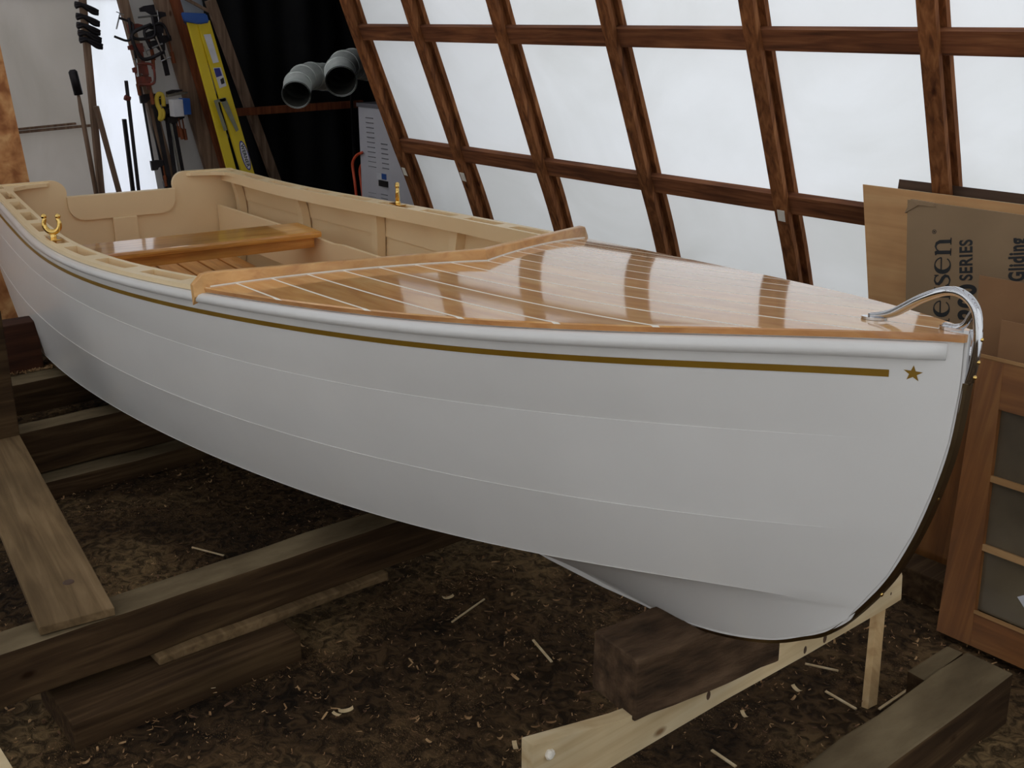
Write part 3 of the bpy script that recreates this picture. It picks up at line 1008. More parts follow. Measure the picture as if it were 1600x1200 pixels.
# ================================================================== TIMBERS UNDER THE BOAT
def timber(name, label, x0, x1, y0, y1, z0, z1, mat='timber', cat='timber', bev=.006, wob=.003, group=None, lit_dusty=False):
    cx, cy = (x0 + x1) / 2, (y0 + y1) / 2
    bm = bmesh.new()
    n = max(2, int(max(y1 - y0, x1 - x0) / .15))
    if y1 - y0 >= x1 - x0:
        rows = []
        for i in range(n + 1):
            y = y0 + (y1 - y0) * i / n
            j = lambda: random.uniform(-wob, wob)
            rows.append([Vector((x0 - cx + j(), y - cy, j())), Vector((x1 - cx + j(), y - cy, j())), Vector((x1 - cx + j(), y - cy, z1 - z0 + j())), Vector((x0 - cx + j(), y - cy, z1 - z0 + j()))])
        V = grid(bm, rows, closed=True); bm.faces.new(V[0][::-1]); bm.faces.new(V[-1])
    else:
        box(bm, x0 - cx, x1 - cx, y0 - cy, y1 - cy, 0, z1 - z0)
    bmesh.ops.recalc_face_normals(bm, faces=bm.faces)
    es = [e for e in bm.edges if len(e.link_faces) == 2 and e.calc_face_angle(0) > 1.0]
    bmesh.ops.bevel(bm, geom=es, offset=bev, segments=2, profile=.6, affect='EDGES')
    o = obj(name, bm, [M[mat], M['lit_dusty']] if lit_dusty else M[mat], loc=(cx, cy, z0))
    if lit_dusty:                                   # light on the tops put into the colour, with weathered grey and dust
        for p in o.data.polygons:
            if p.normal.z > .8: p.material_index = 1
    return tag(o, label, cat, group)


timber('support_beam', 'long brown timber crossing under the boat, a plank end lying on its left part', -2.905, -2.785, -.9, 2.9, .10, .26, lit_dusty=True)
timber('support_beam', 'brown timber on edge crossing behind the left post, nearer of the two far ones', -4.565, -4.44, -.4, 2.9, .07, .26, lit_dusty=True)
timber('base_timber', 'flat board on the ground under the nearer far timber, behind the left post', -4.62, -4.34, .6, 2.4, -.02, .065, lit_dusty=True)
timber('support_beam', 'farthest brown timber on edge, with pale sawdust along its top', -5.40, -5.10, .2, 3.3, .11, .26, lit_dusty=True)
timber('base_timber', 'block on the ground carrying the farthest timber', -5.38, -5.16, 2.3, 2.6, -.02, .108)
timber('support_beam', 'square timber in the lower right corner with weathered grey top coloured paler as if lit', -1.23, -1.09, .9, 2.70, -.01, .155, mat='timber', lit_dusty=True)
timber('base_timber', 'short lower timber lying beneath the long beam', -2.93, -2.64, .66, 1.35, -.02, .07)
timber('base_timber', 'flat scrap board wedged between the long beam and its base timber', -2.90, -2.755, .95, 1.75, .072, .10, mat='timberL')
timber('wooden_block', 'brown block standing on the farthest beam under the stern', -5.40, -5.27, 1.12, 1.44, .262, .50, mat='umber', cat='block')
timber('sleeper', 'dark timber lying behind the square corner timber', -1.285, -1.236, 2.49, 2.70, -.01, .150, mat='timber', lit_dusty=True)
timber('keel_chock', 'small wooden chock between keel and long beam', -2.88, -2.80, 1.88, 2.02, .262, H0 - 1.518, mat='pine', cat='chock', bev=.002)
timber('keel_chock', 'small wooden chock between keel and nearer far beam', -4.55, -4.46, 2.08, 2.20, .2595, .262, mat='pine', cat='chock', bev=.0005, wob=.0002)
# sawdust on the far beam
# post at left
bm = bmesh.new()
pz = px(8, 480, 0, -4.35).z
box(bm, -.075, .075, -.17, .13, 0, pz, bev=.005)
o = obj('post', bm, M['timber'], loc=(-4.42, .93, -.01)); tag(o, 'thick dark upright post at the left edge beside the hull', 'post')
# plank on the beams
a = px(74, 974, 2, .30); b_ = px(175, 943, 2, .30)
pr = Vector((-3.86, 1.018 - .0, .30)); ax = (Vector((-4.6, 1.09, .0)) - Vector((-2.795, .855, 0))).normalized()
pl = thing('plank', 'wide flat weathered plank lying lengthwise at left, its end on the long beam', 'plank', (-2.795, .755, .264), math.atan2(ax.y, ax.x))
bm = bmesh.new(); box(bm, -.0, 3.2, -.10, .10, 0, .026, bev=.003)
obj('board', bm, M['timberL'], pl)
bm = bmesh.new(); bmesh.ops.create_cone(bm, cap_ends=True, segments=20, radius1=.018, radius2=.014, depth=.004)
o = obj('knot', bm, M['darkboard'], pl); o.location = (.22, -.02, .0265)
# block under the bow, yawed
bl = bmesh.new()
n = 8; rows = []
for i in range(n + 1):
    y = -.0 + .47 * i / n
    j = lambda: random.uniform(-.004, .004)
    rows.append([Vector((-.165 + j(), y, j() * .2)), Vector((0 + j(), y, j() * .2)), Vector((0 + j(), y, .165 + j())), Vector((-.165 + j(), y, .165 + j()))])
V = grid(bl, rows, closed=True); bl.faces.new(V[0][::-1]); bl.faces.new(V[-1])
bmesh.ops.recalc_face_normals(bl, faces=bl.faces)
bmesh.ops.bevel(bl, geom=[e for e in bl.edges if len(e.link_faces) == 2 and e.calc_face_angle(0) > 1.0], offset=.010, segments=3, profile=.6, affect='EDGES')
pb = px(990, 1130, 0, -1.458)
o = obj('wooden_block', bl, M['block'], loc=(pb.x + .002, pb.y, pb.z + .001), rot=(0, 0, R(-7.3))); tag(o, 'charred dark squared block under the bow, resting on the pale board', 'block')
BLZ = pb.z
# pale cradle board + stake
cb = bmesh.new()
def cbp(u, v): q = px(u, v, 0, -1.463); return Vector((0, q.y, q.z))
outl = [cbp(835, 1166), cbp(968, 1127), Vector((0, 1.70, BLZ - .002)), Vector((0, 2.02, BLZ - .003)), cbp(1210, 1018), cbp(1206, 1004), cbp(1218, 996), Vector((0, 2.16, H0 - 1.49)), cbp(1408, 886), cbp(1411, 900), cbp(1409, 937), cbp(1390, 949), cbp(1264, 1022), cbp(1133, 1095), cbp(925, 1218), cbp(800, 1290)]
outl[0] = cbp(833, 1166)
outl[-1] = Vector((0, outl[0].y, outl[0].z - .10))
outl = [outl[0]] + [p for p in outl[1:]]
poly_prism(cb, outl, (-.036, 0, 0))
bmesh.ops.triangulate(cb, faces=[f for f in cb.faces if len(f.verts) > 4])
cr_ = thing('cradle_board', 'pale new pine board crossing under the bow, propped on an upright', 'board', (-1.465, 0, 0))
obj('board', cb, M['pine'], cr_)
bm = bmesh.new(); _t, _b = px(1372, 955, 0, -1.512), px(1357, 1114, 2, -.015); _d = (_b - _t).normalized()
_w = Vector((-1.465, 0, 0)); beam(bm, _t - _w - _d * .04, _b - _w, Vector((0, .048, 0)), Vector((.022, 0, 0)), .002)
obj('upright', bm, M['pinez'], cr_)
bm = bmesh.new(); q = cbp(845, 1175); box(bm, -.037, -.001, q.y + .03, q.y + .068, -.02, q.z - .03, bev=.002)
obj('upright', bm, M['pinez'], cr_)
for u, v, r_ in ((1108, 1087, .010), (1290, 998, .011), (1259, 1016, .009), (1393, 928, .004)):
    bm = bmesh.new(); bmesh.ops.create_cone(bm, cap_ends=True, segments=14, radius1=r_, radius2=r_ * .8, depth=.0012, matrix=Matrix.Rotation(PI / 2, 4, 'Y') @ Matrix.Diagonal((1.4, .8, 1, 1)))
    o = obj('knot', bm, M['darkboard'], cr_); q = cbp(u, v); o.location = (.0004, q.y, q.z)
# splintered white-painted lump on its near end
bm = bmesh.new(); bmesh.ops.create_icosphere(bm, subdivisions=2, radius=.012)
for v in bm.verts: v.co *= 1 + .35 * noise.noise(v.co * 120)
o = obj('paint_blob', bm, M['caulk'], cr_); q = cbp(858, 1178); o.location = (.003, q.y, q.z)
# near left corner: pale board end close to the lens
p0 = px(0, 1168, 2, .95); p1 = px(20, 1200, 2, .95)
bm = bmesh.new(); d = (p1 - p0).normalized(); nn = Vector((d.y, -d.x, 0))
if nn.dot(_r) > 0: nn = -nn
poly_prism(bm, [p0 - d * .5, p1 + d * .12, p1 + d * .12 + nn * .3, p0 - d * .5 + nn * .3], (0, 0, -.02))
o = obj('bench_top', bm, M['pine']); tag(o, 'pale board edge just entering the bottom left corner', 'board')
bm = bmesh.new(); c0 = p0 + nn * .15; box(bm, c0.x - .03, c0.x + .03, c0.y - .03, c0.y + .03, 0, .93)
lg = obj('leg', bm, M['pine'])
lg.parent = o

# ================================================================== SHEETS AND DOOR LEANING AT RIGHT
def leaning(name, label, cat, xl, xr, yb, yt, zt, th, mat, edge=None, zb=0.0, ept=None):
    """sheet whose bottom edge is at y=yb,z=zb and top edge at y=yt,z=zt; empty at bottom left front.
    ept: second seen point of its left edge (the sheets are not cut square)"""
    hgt = math.hypot(yt - yb, zt - zb); ang = math.atan2(yt - yb, zt - zb)
    t = thing(name, label, cat, (xl, yb, zb), rot=(-ang, 0, 0))
    sk = 0.0
    if ept:
        inv = (Matrix.Translation(t.location) @ t.rotation_euler.to_matrix().to_4x4()).inverted()
        o_ = inv @ Vector((0, 0, H0)); d_ = inv.to_3x3() @ (_r * ((ept[0] - 800) / FPX) - _u * ((ept[1] - 600) / FPX) + _f)
        p_ = o_ + d_ * (-o_.y / d_.y)
        sk = p_.x * hgt / (hgt - p_.z)
    bm = bmesh.new()
    poly_prism(bm, [Vector((sk, 0, 0)), Vector((xr - xl, 0, 0)), Vector((xr - xl, 0, hgt)), Vector((0, 0, hgt))], (0, th, 0))
    o = obj('sheet', bm, [mat, edge or mat], t)
    for p in o.data.polygons:
        if abs(p.normal.y) < .5: p.material_index = 1
    return t, hgt


a = px(1405, 280, 1, 4.00)
leaning('hardboard_sheet', 'dark brown sheet rising highest behind the plywood at the right', 'sheet', a.x, 0.2, 3.90, 4.00, a.z, .006, M['darkboard'])
a = px(1348, 288, 1, 3.90)
leaning('plywood_sheet', 'tan plywood sheet leaning on the wall behind the printed cardboard', 'sheet', a.x, -.05, 3.78, 3.90, a.z, .015, M['ply'], M['plyedge'], ept=(1357, 470))
a = px(1418, 312, 1, 3.74)
ct, ch = leaning('cardboard_carton', 'flattened grey-brown cardboard carton printed with black lettering', 'carton', a.x, -.4, 3.60, 3.74, a.z, .02, M['card'], ept=(1415, 472))
# crumpled top corner
bm = bmesh.new()
poly_prism(bm, [Vector((0.0, -.004, ch - .05)), Vector((.015, -.004, ch + .004)), Vector((.10, -.004, ch + .001)), Vector((.12, -.004, ch - .012)), Vector((.05, -.006, ch - .014))], (0, .022, 0))
obj('torn_corner', bm, M['card'], ct)


def carton_uv(u, v):
    """carton-local (x,z) seen at a pixel"""
    mw = Matrix.Translation(ct.location) @ ct.rotation_euler.to_matrix().to_4x4()
    inv = mw.inverted()
    o = inv @ Vector((0, 0, H0)); d = inv.to_3x3() @ (_r * ((u - 800) / FPX) - _u * ((v - 600) / FPX) + _f)
    p = o + d * (-o.y / d.y)
    return p.x, p.z


# serif lettering from tapered strokes, x-height 1, reading upwards on the carton
def stroke(bm, pts, wd, T):
    pts = [Vector((a, b, 0)) for a, b in pts]
    if not isinstance(wd, (list, tuple)): wd = [wd] * len(pts)
    r1, r2 = [], []
    for i, p in enumerate(pts):
        t = (pts[min(i + 1, len(pts) - 1)] - pts[max(0, i - 1)]).normalized(); n_ = Vector((-t.y, t.x, 0))
        k_ = wd[i] * .5 * (1.35 if len(wd) > 0 and wd[i] > .01 else 1)
        r1.append(bm.verts.new(T(p + n_ * k_))); r2.append(bm.verts.new(T(p - n_ * k_)))
    for i in range(len(pts) - 1):
        bm.faces.new((r1[i], r1[i + 1], r2[i + 1], r2[i]))


def ell(cx, cy, rx, ry, a0, a1, n=20):
    return [(cx + rx * math.cos(R(a0 + (a1 - a0) * i / n)), cy + ry * math.sin(R(a0 + (a1 - a0) * i / n))) for i in range(n + 1)]


def glyph(ch_):
    g = []
    tw = lambda pts, lo, hi, cx: [lo + (hi - lo) * abs((p[0] - cx)) / .42 for p in pts]
    if ch_ == 'e':
        P = ell(.47, .5, .38, .47, 8, 325); g.append((P, [max(.05, min(.17, .05 + .14 * max(0, (.47 - p[0]) / .38))) for p in P]))
        g.append(([(.12, .58), (.84, .58)], .06)); return g, .92
    if ch_ == 's':
        P = [(.62, .80), (.52, .93), (.34, .96), (.18, .86), (.17, .70), (.30, .57), (.48, .46), (.60, .32), (.56, .13), (.38, .03), (.18, .08), (.08, .24)]
        g.append((P, [.05, .06, .07, .10, .13, .15, .15, .13, .10, .07, .06, .05])); g.append(([(.62, .72), (.62, .98)], .05)); g.append(([(.08, .04), (.08, .3)], .05)); return g, .72
    if ch_ == 'n':
        g.append(([(.2, 0), (.2, .95)], .14)); g.append(([(.06, .92), (.26, .96)], .07))
        g.append(([(.25, .72), (.36, .88), (.52, .95), (.68, .88), (.76, .70), (.77, 0)], [.05, .06, .09, .13, .14, .14]))
        g.append(([(.02, .025), (.40, .025)], .05)); g.append(([(.60, .025), (.96, .025)], .05)); return g, 1.04
    if ch_ == 'r':
        g.append(([(.2, 0), (.2, .95)], .14)); g.append(([(.06, .92), (.26, .96)], .07)); g.append(([(.02, .025), (.42, .025)], .05))
        g.append(([(.25, .66), (.36, .86), (.50, .93), (.60, .86)], [.05, .07, .13, .16])); return g, .66
    if ch_ == 'd':
        P = ell(.40, .48, .33, .46, 60, 310); g.append((P, [max(.05, .05 + .14 * max(0, (.4 - p[0]) / .33)) for p in P]))
        g.append(([(.74, 0), (.74, 1.5)], .14)); g.append(([(.58, 1.48), (.8, 1.5)], .06)); g.append(([(.74, .025), (.92, .025)], .05)); return g, 1.0
    return g, .5


def basis2(u0, v0, u1, v1):
    a = Vector(carton_uv(u0, v0)); b = Vector(carton_uv(u1, v1)); d = b - a
    return a, d, Vector((-d.y, d.x)).normalized()


XH = .064
bm = bmesh.new()
adv = 0
word = 'dersen'
tot = sum(glyph(c)[1] for c in word)
for c in word:
    g, wdt = glyph(c)
    A_, D_, N_ = basis2(1484, 485, 1487, 369)
    Du = D_.normalized()
    T = lambda p, s=-(tot - adv) * XH * 1.08: (lambda q: Vector((q.x, -.0012, q.y)))(A_ + D_ + Du * (s + p.x * XH * 1.08) + N_ * (p.y * XH))
    for P, wd in g: stroke(bm, P, wd, T)
    adv += wdt
x_, z_ = carton_uv(1460, 362)
P = ell(x_, z_, .007, .007, 0, 360, 16)
stroke(bm, P, .0022, lambda p: Vector((p.x, -.0012, p.y)))
stroke(bm, [(x_ - .003, z_), (x_ + .003, z_)], .005, lambda p: Vector((p.x, -.0012, p.y)))
obj('printed_lettering', bm, M['ink'], ct)


def text_mesh(name, s, mat, parent, M4, size=1.0, off=0.0, sx=1.0):
    cu = bpy.data.curves.new(name, 'FONT'); cu.body = s; cu.size = size; cu.offset = off; cu.space_character = 1.0 + off * 3
    to = bpy.data.objects.new(name + '_tmp', cu); C.objects.link(to)
    bpy.context.view_layer.update()
    me = bpy.data.meshes.new_from_object(to.evaluated_get(bpy.context.evaluated_depsgraph_get()))
    bpy.data.objects.remove(to); bpy.data.curves.remove(cu)
    xs = [v.co.x for v in me.vertices]; ys = [v.co.y for v in me.vertices]
    x0, x1, y0, y1 = min(xs), max(xs), min(ys), max(ys)
    for v in me.vertices:
        v.co = M4(((v.co.x - x0) / (x1 - x0)), (v.co.y) / 1.0)
    me.materials.clear(); me.materials.append(mat)
    o = bpy.data.objects.new(name, me); C.objects.link(o); o.parent = parent
    return o


def carton_text(s, ub, v0, v1, caph, off=.0):
    A_, D_, N_ = basis2(ub, v0, ub, v1)
    # size 1 Bfont capital height is about .69
    text_mesh('printed_lettering', s, M['ink'], ct, lambda a, b: (lambda q: Vector((q.x, -.0012, q.y)))(A_ + D_ * a + N_ * (b / .69 * caph)), 1.0, off)


carton_text('SERIES', 1519, 438, 374, .046, .03)
carton_text('200', 1524, 500, 444, .062, .05)
carton_text('Gliding', 1601, 439, 371, .054, .04)

a = px(1530, 430, 1, 3.56)
t2, _ = leaning('cardboard_sheet', 'tan unprinted cardboard sheet in front of the printed carton', 'cardboard', a.x, -.3, 3.44, 3.56, a.z, .008, M['card2'], ept=(1524, 545))
a = px(1565, 500, 1, 3.44)
t3, _ = leaning('cardboard_sheet', 'lower pinkish brown cardboard piece directly behind the door', 'cardboard', a.x, -.3, 3.34, 3.44, a.z, .008, M['card2'], ept=(1558, 560))
a = px(1470, 640, 1, 3.44)
t4, _ = leaning('panel_board', 'dark brown board behind the door, seen between bow and door', 'board', a.x - .02, -.9, 3.28, 3.38, .80, .02, M['doorwood'])

# panelled door lying on its long edge, leaning back
DXL = -1.50
db = px(1463, 985, 1, 2.98)
dt = px(1530, 558, 1, 3.23)
ang = math.atan2(dt.y - db.y, dt.z - max(db.z, 0))
door = thing('panelled_door', 'red-brown glazed wooden door leaning at the lower right', 'door', (0, db.y, max(db.z, .0)), rot=(-ang, 0, 0))
_mw = Matrix.Translation(door.location) @ door.rotation_euler.to_matrix().to_4x4()
def door_uv(u, v, y=0.0):
    inv = _mw.inverted(); o = inv @ Vector((0, 0, H0)); d = inv.to_3x3() @ (_r * ((u - 800) / FPX) - _u * ((v - 600) / FPX) + _f)
    p = o + d * ((y - o.y) / d.y); return Vector((p.x, y, p.z))
tl, bl_, il, ib, m1, m2, br, it = door_uv(1530, 558), door_uv(1463, 985), door_uv(1560, 640), door_uv(1522, 958), door_uv(1545, 745), door_uv(1532, 852), door_uv(1600, 1045), door_uv(1560, 640)
TOPZ, ILx, IBz, ITz = tl.z, (il.x + ib.x) / 2, ib.z, it.z
XE = .55
xl = (tl.x + bl_.x) / 2
def inx(z): return ib.x + (it.x - ib.x) * (z - ib.z) / (it.z - ib.z)
def dpiece(name, z0_, z1_, y0_, y1_, mat, ov=0.0):
    bm = bmesh.new()
    poly_prism(bm, [Vector((inx(z0_) - ov, y0_, z0_)), Vector((XE, y0_, z0_)), Vector((XE, y0_, z1_)), Vector((inx(z1_) - ov, y0_, z1_))], (0, y1_ - y0_, 0))
    return obj(name, bm, M[mat], door)
bm = bmesh.new(); poly_prism(bm, [Vector((bl_.x, 0, 0)), Vector((inx(0), 0, 0)), Vector((inx(TOPZ), 0, TOPZ)), Vector((tl.x, 0, TOPZ))], (0, .035, 0))
obj('stile', bm, M['doorwood'], door)
dpiece('bottom_rail', 0, IBz, .001, .035, 'doorrail'); dpiece('top_rail', ITz, TOPZ, .001, .035, 'doorrail')
bm = bmesh.new(); box(bm, tl.x, XE, -.002, .036, TOPZ, TOPZ + .012, bev=.002); obj('top_edge', bm, M['bead'], door)
for mm in (m1, m2): dpiece('muntin', mm.z - .014, mm.z + .006, .002, .033, 'bead')
dpiece('glazing_bead', IBz, IBz + .010, -.004, .01, 'bead')
zs_ = [IBz + .01, m2.z - .014, m2.z + .006, m1.z - .014, m1.z + .006, ITz]
for k in range(3): dpiece('pane', zs_[2 * k], zs_[2 * k + 1], .022, .027, 'pane')
q = door_uv(1595, 935, .018)
bm = bmesh.new(); poly_prism(bm, [Vector((q.x - .012, .0195, q.z)), Vector((q.x + .03, .0195, q.z - .035)), Vector((q.x + .11, .0195, q.z + .02)), Vector((q.x + .07, .0195, q.z + .06))], (0, .002, 0))
obj('paper_label', bm, M['sticker'], door)
timber('scrap_board', 'dark flat board on the ground behind the pale upright', -1.95, -1.35, 3.12, 3.24, -.01, .10)

# ================================================================== END OF THE SHED: TOOLS, LADDER, DUCTS
XP = -7.9


def pbeam(name, label, cat, u0, v0, u1, v1, wpx, mat, x=XP, depth=.04, group=None, floor=False, parent=None, bev=0.0):
    """straight member between two seen points in the plane x; width in pixels"""
    a, b = px(u0, v0, 0, x), px(u1, v1, 0, x)
    wd = wpx * (px(300, 100, 0, x) - Vector((0, 0, H0))).dot(_f) / FPX
    if floor and b.z > 0:
        d = b - a; b = a + d * ((a.z - 0.0) / (a.z - b.z))
    d = (b - a).normalized(); n_ = Vector((0, -d.z, d.y))
    c = b if b.z < a.z else a
    bm = bmesh.new(); beam(bm, a - c, b - c, n_ * wd, (depth, 0, 0), bev)
    o = obj(name, bm, mat, parent, loc=c)
    if parent is None: tag(o, label, cat, group)
    return o


# leaning frame members at the end of the shed
pbeam('leaning_board', 'grey-brown wall stud the clamps hang on, left of the ladder', 'board', 186, -20, 262, 262, 14, M['oldwood'], XP - .05, .05, floor=True)
pbeam('leaning_board', 'broad pale grey-brown board between clamps and ladder', 'board', 248, -20, 332, 262, 26, M['oldwood'], XP - .02, .05, floor=True)
pbeam('leaning_board', 'red-brown board leaning just left of the yellow ladder', 'board', 267, -20, 352, 262, 13, M['redwood'], XP + .04, .05, floor=True)
bm = bmesh.new()
poly_prism(bm, [px(190, -20, 0, XP - .12), px(240, -20, 0, XP - .12), px(330, 300, 0, XP - .12), px(248, 300, 0, XP - .12)], (-.01, 0, 0))
o = obj('wall_back_strip', bm, M['tarpgrey']); o['kind'] = 'structure'
pbeam('brace_board', 'dark brown diagonal brace against the black sheet, right of the ladder', 'board', 328, 0, 432, 285, 15, M['oldwood'], XB + .14, .05, floor=True)
pbeam('brace_board', 'short diagonal stick high against the black sheet above the ladder', 'board', 286, -4, 334, 22, 4, M['oldwood'], XB + .14, .03)
pbeam('cross_rail', 'horizontal brown rail across the black sheet under the ducts', 'rail', 360, 176, 566, 162, 12, M['redwood'], XB + .20, .04)
pbeam('upright_bar', 'thin dark vertical bar left of the grey cabinet', 'bar', 549, 146, 556, 300, 4, M['iron'], XB + .35, .02, floor=True)

# panel edge post, poles
pbeam('panel_post', 'dark grey post along the edge of the pale liner', 'post', 128, -10, 158, 300, 9, M['oldwood'], XP - .25, .04, floor=True)
pr_ = pbeam('shelf_rail', 'thin grey rail crossing the pale liner, upper', 'rail', 28, 202, 118, 193, 3, M['oldwood'], XB + .02, .03)
pbeam('shelf_rail', 'thin grey rail crossing the pale liner, lower and longer', 'rail', 28, 207, 142, 196, 3.5, M['oldwood'], XB + .02, .03)
pole = thing('pole', 'long pole with black grip leaning at the edge of the pale liner', 'pole', px(150, 300, 0, XP + .02))
for nm, u0, v0, u1, v1, w_, mt in (('grip', 113, 109, 123, 148, .03, 'iron'), ('shaft', 122, 146, 150, 300, .016, 'oldwood')):
    bm = bmesh.new(); a = px(u0, v0, 0, XP + .02) - pole.location; b_ = px(u1, v1, 0, XP + .02) - pole.location
    if nm == 'shaft': b_ = a + (b_ - a) * ((a.z + pole.location.z) / (a.z - b_.z))
    tube(bm, [a, a + (b_ - a) * .08, b_], [w_ * .6, w_, w_], 10); obj(nm, bm, M[mt], pole, smooth=True)
pbeam('long_stick', 'brown stick leaning left across the bright sheet', 'stick', 150, 166, 186, 300, 6, M['oldwood'], XP - .05, .04, floor=True)
pbeam('iron_bar', 'dark bar leaning in the middle of the bright sheet', 'bar', 194, 186, 208, 300, 5, M['iron'], XP - .1, .03, floor=True)
bc = thing('pipe_clamp', 'single pipe clamp standing in the middle of the bright sheet', 'clamp', px(217, 300, 0, XP - .04))
for nm, u0, v0, u1, v1, w_, mt in (('pipe', 197, 126, 217, 300, .014, 'iron'), ('clamp_head', 195, 152, 203, 155, .02, 'rust')):
    bm = bmesh.new(); a = px(u0, v0, 0, XP - .04) - bc.location; b_ = px(u1, v1, 0, XP - .04) - bc.location
    tube(bm, [a, b_], w_, 8); obj(nm, bm, M[mt], bc)


# bar clamps hanging on the stud
def bar_clamp(label, u0, v0, u1, v1, x, mt='iron', wpx=4, headmat='iron', hv=.1, group=None, flip=1):
    a, b_ = px(u0, v0, 0, x), px(u1, v1, 0, x)
    t = thing('bar_clamp', label, 'clamp', a, group=group)
    d = (b_ - a); dn = d.normalized(); n_ = Vector((0, -dn.z, dn.y)) * flip
    wd = wpx * 8.6 / FPX
    bm = bmesh.new(); beam(bm, (0, 0, 0), d, n_ * wd, (.008, 0, 0)); obj('bar', bm, M[mt], t)
    bm = bmesh.new()
    poly_prism(bm, [Vector((-.012, 0, 0)) + dn * p + n_ * q for p, q in ((-.01, -.02), (-.01, .05), (.0, .085), (.025, .085), (.03, .045), (.05, .02), (.05, -.02))], (.024, 0, 0))
    obj('fixed_jaw', bm, M[headmat], t)
    bm = bmesh.new(); k = d.length * hv
    poly_prism(bm, [Vector((-.012, 0, 0)) + dn * (k + p) + n_ * q for p, q in ((0, -.022), (0, .03), (.01, .085), (.04, .085), (.055, .03), (.07, .02), (.07, -.022))], (.024, 0, 0))
    obj('sliding_jaw', bm, M[headmat], t)
    bm = bmesh.new(); tube(bm, [dn * (k + .02) + n_ * .07, dn * (k + .14) + n_ * .07], .006, 8); tube(bm, [dn * (k + .12) + n_ * .07, dn * (k + .20) + n_ * .07], .014, 8)
    obj('screw_handle', bm, M['redwood'], t)
    return t


cl = [('leftmost bar clamp, thin, hanging over the bright sheet', 222, 150, 241, 262, -.02, 'iron', 3, .9),
      ('black bar clamp with its jaw near the floor end, left of the yellow cord', 232, 150, 262, 296, -.04, 'iron', 8, .9),
      ('wide dark bar clamp directly behind the yellow cord', 240, 158, 268, 296, .0, 'iron', 6, .88),
      ('bright steel bar clamp hanging right of the yellow cord', 262, 172, 281, 270, .03, 'steel', 2.5, .05),
      ('dark bar clamp with square bar right of the bright steel one', 258, 165, 276, 290, .01, 'iron', 6, .06),
      ('rightmost dark bar clamp next to the blue and white box', 268, 172, 286, 270, .02, 'iron', 5, .06)]
for lb, u0, v0, u1, v1, dx, mt, wp, hv in cl:
    bar_clamp(lb, u0, v0, u1, v1, XP + dx, mt, wp, 'iron', hv)
cl2 = [('upper dark bar clamp hanging high, jaw over the stud', 240, 22, 262, 118, .05, 'iron', 7, .35, 'iron', 1),
       ('upper slim bar clamp beside the dark cluster', 236, 10, 250, 70, .07, 'iron', 3, .6, 'iron', -1),
       ('bar clamp with rusty jaws at the left of the stud', 204, 40, 222, 150, .05, 'iron', 3, .72, 'rust', 1),
       ('bar clamp with orange-red jaws halfway down the stud', 218, 70, 232, 140, .06, 'rust', 5, .45, 'rust', -1),
       ('short dark bar clamp right in the upper cluster', 250, 40, 254, 96, .08, 'iron', 4, .4, 'iron', -1)]
for lb, u0, v0, u1, v1, dx, mt, wp, hv, hm, fl in cl2:
    bar_clamp(lb, u0, v0, u1, v1, XP + dx, mt, wp, hm, hv, flip=fl)


def c_clamp(label, u, v, size, mat, rot):
    c = px(u, v, 0, XP + .10)
    t = thing('c_clamp', label, 'clamp', c)
    bm = bmesh.new(); Q = Matrix.Rotation(R(rot), 4, 'X')
    P = [Q @ Vector((0, a * size, b * size)) for a, b in ((.35, .5), (-.3, .5), (-.5, .3), (-.5, -.3), (-.3, -.5), (.35, -.5))]
    tube(bm, smoothpath(P, 4), size * .065, 8); obj('c_frame', bm, M[mat], t, smooth=True)
    bm = bmesh.new(); tube(bm, [Q @ Vector((0, .33 * size, -.75 * size)), Q @ Vector((0, .33 * size, .1 * size))], size * .04, 8)
    tube(bm, [Q @ Vector((0, .12 * size, -.75 * size)), Q @ Vector((0, .54 * size, -.75 * size))], size * .025, 6)
    obj('screw', bm, M['steel'], t)


c_clamp('black c-clamp jutting left from the stud, topmost of the c-clamps', 192, 46, .13, 'iron', 160)
c_clamp('larger dark c-clamp in the middle of the upper cluster', 222, 40, .17, 'iron', 95)
c_clamp('dark c-clamp low in the upper cluster', 232, 66, .20, 'iron', 20)
c_clamp('black c-clamp at the right of the upper cluster', 246, 58, .16, 'iron', -70)
c_clamp('orange-red c-clamp below the upper cluster', 226, 116, .14, 'rust', 180)
# spring clamps down the liner edge
for k, (u, v) in enumerate(((124, 8), (126, 26), (127, 40), (129, 52), (131, 62))):
    t = thing('spring_clamp', ['topmost', 'second', 'middle', 'fourth', 'lowest'][k] + ' dark spring clamp in the column at the liner edge', 'clamp', px(u, v, 0, XP - .22), group='spring clamps at the liner edge')
    for s_, nm in ((1, 'upper_handle'), (-1, 'lower_handle')):
        bm = bmesh.new(); tube(bm, smoothpath([(0, -.03, -s_ * .012), (0, .02, 0), (0, .085, -.035 + s_ * .012), (0, .125, -.05 + s_ * .006)], 4), .015, 8); obj(nm, bm, M['iron'], t, smooth=True)
# yellow cord
bm = bmesh.new(); c = px(250, 160, 0, XP + .03)
P = [px(u, v, 0, XP + .03) - c for u, v in ((256, 166), (254, 150), (248, 147), (245, 153), (246, 163), (250, 172), (251, 180), (250, 186), (254, 184), (255, 176), (252, 170))]
tube(bm, smoothpath(P, 5), .017, 8); o = obj('cord_bundle', bm, M['cord'], smooth=True, loc=c); tag(o, 'bundle of yellow cord hanging among the dark clamps', 'cord')
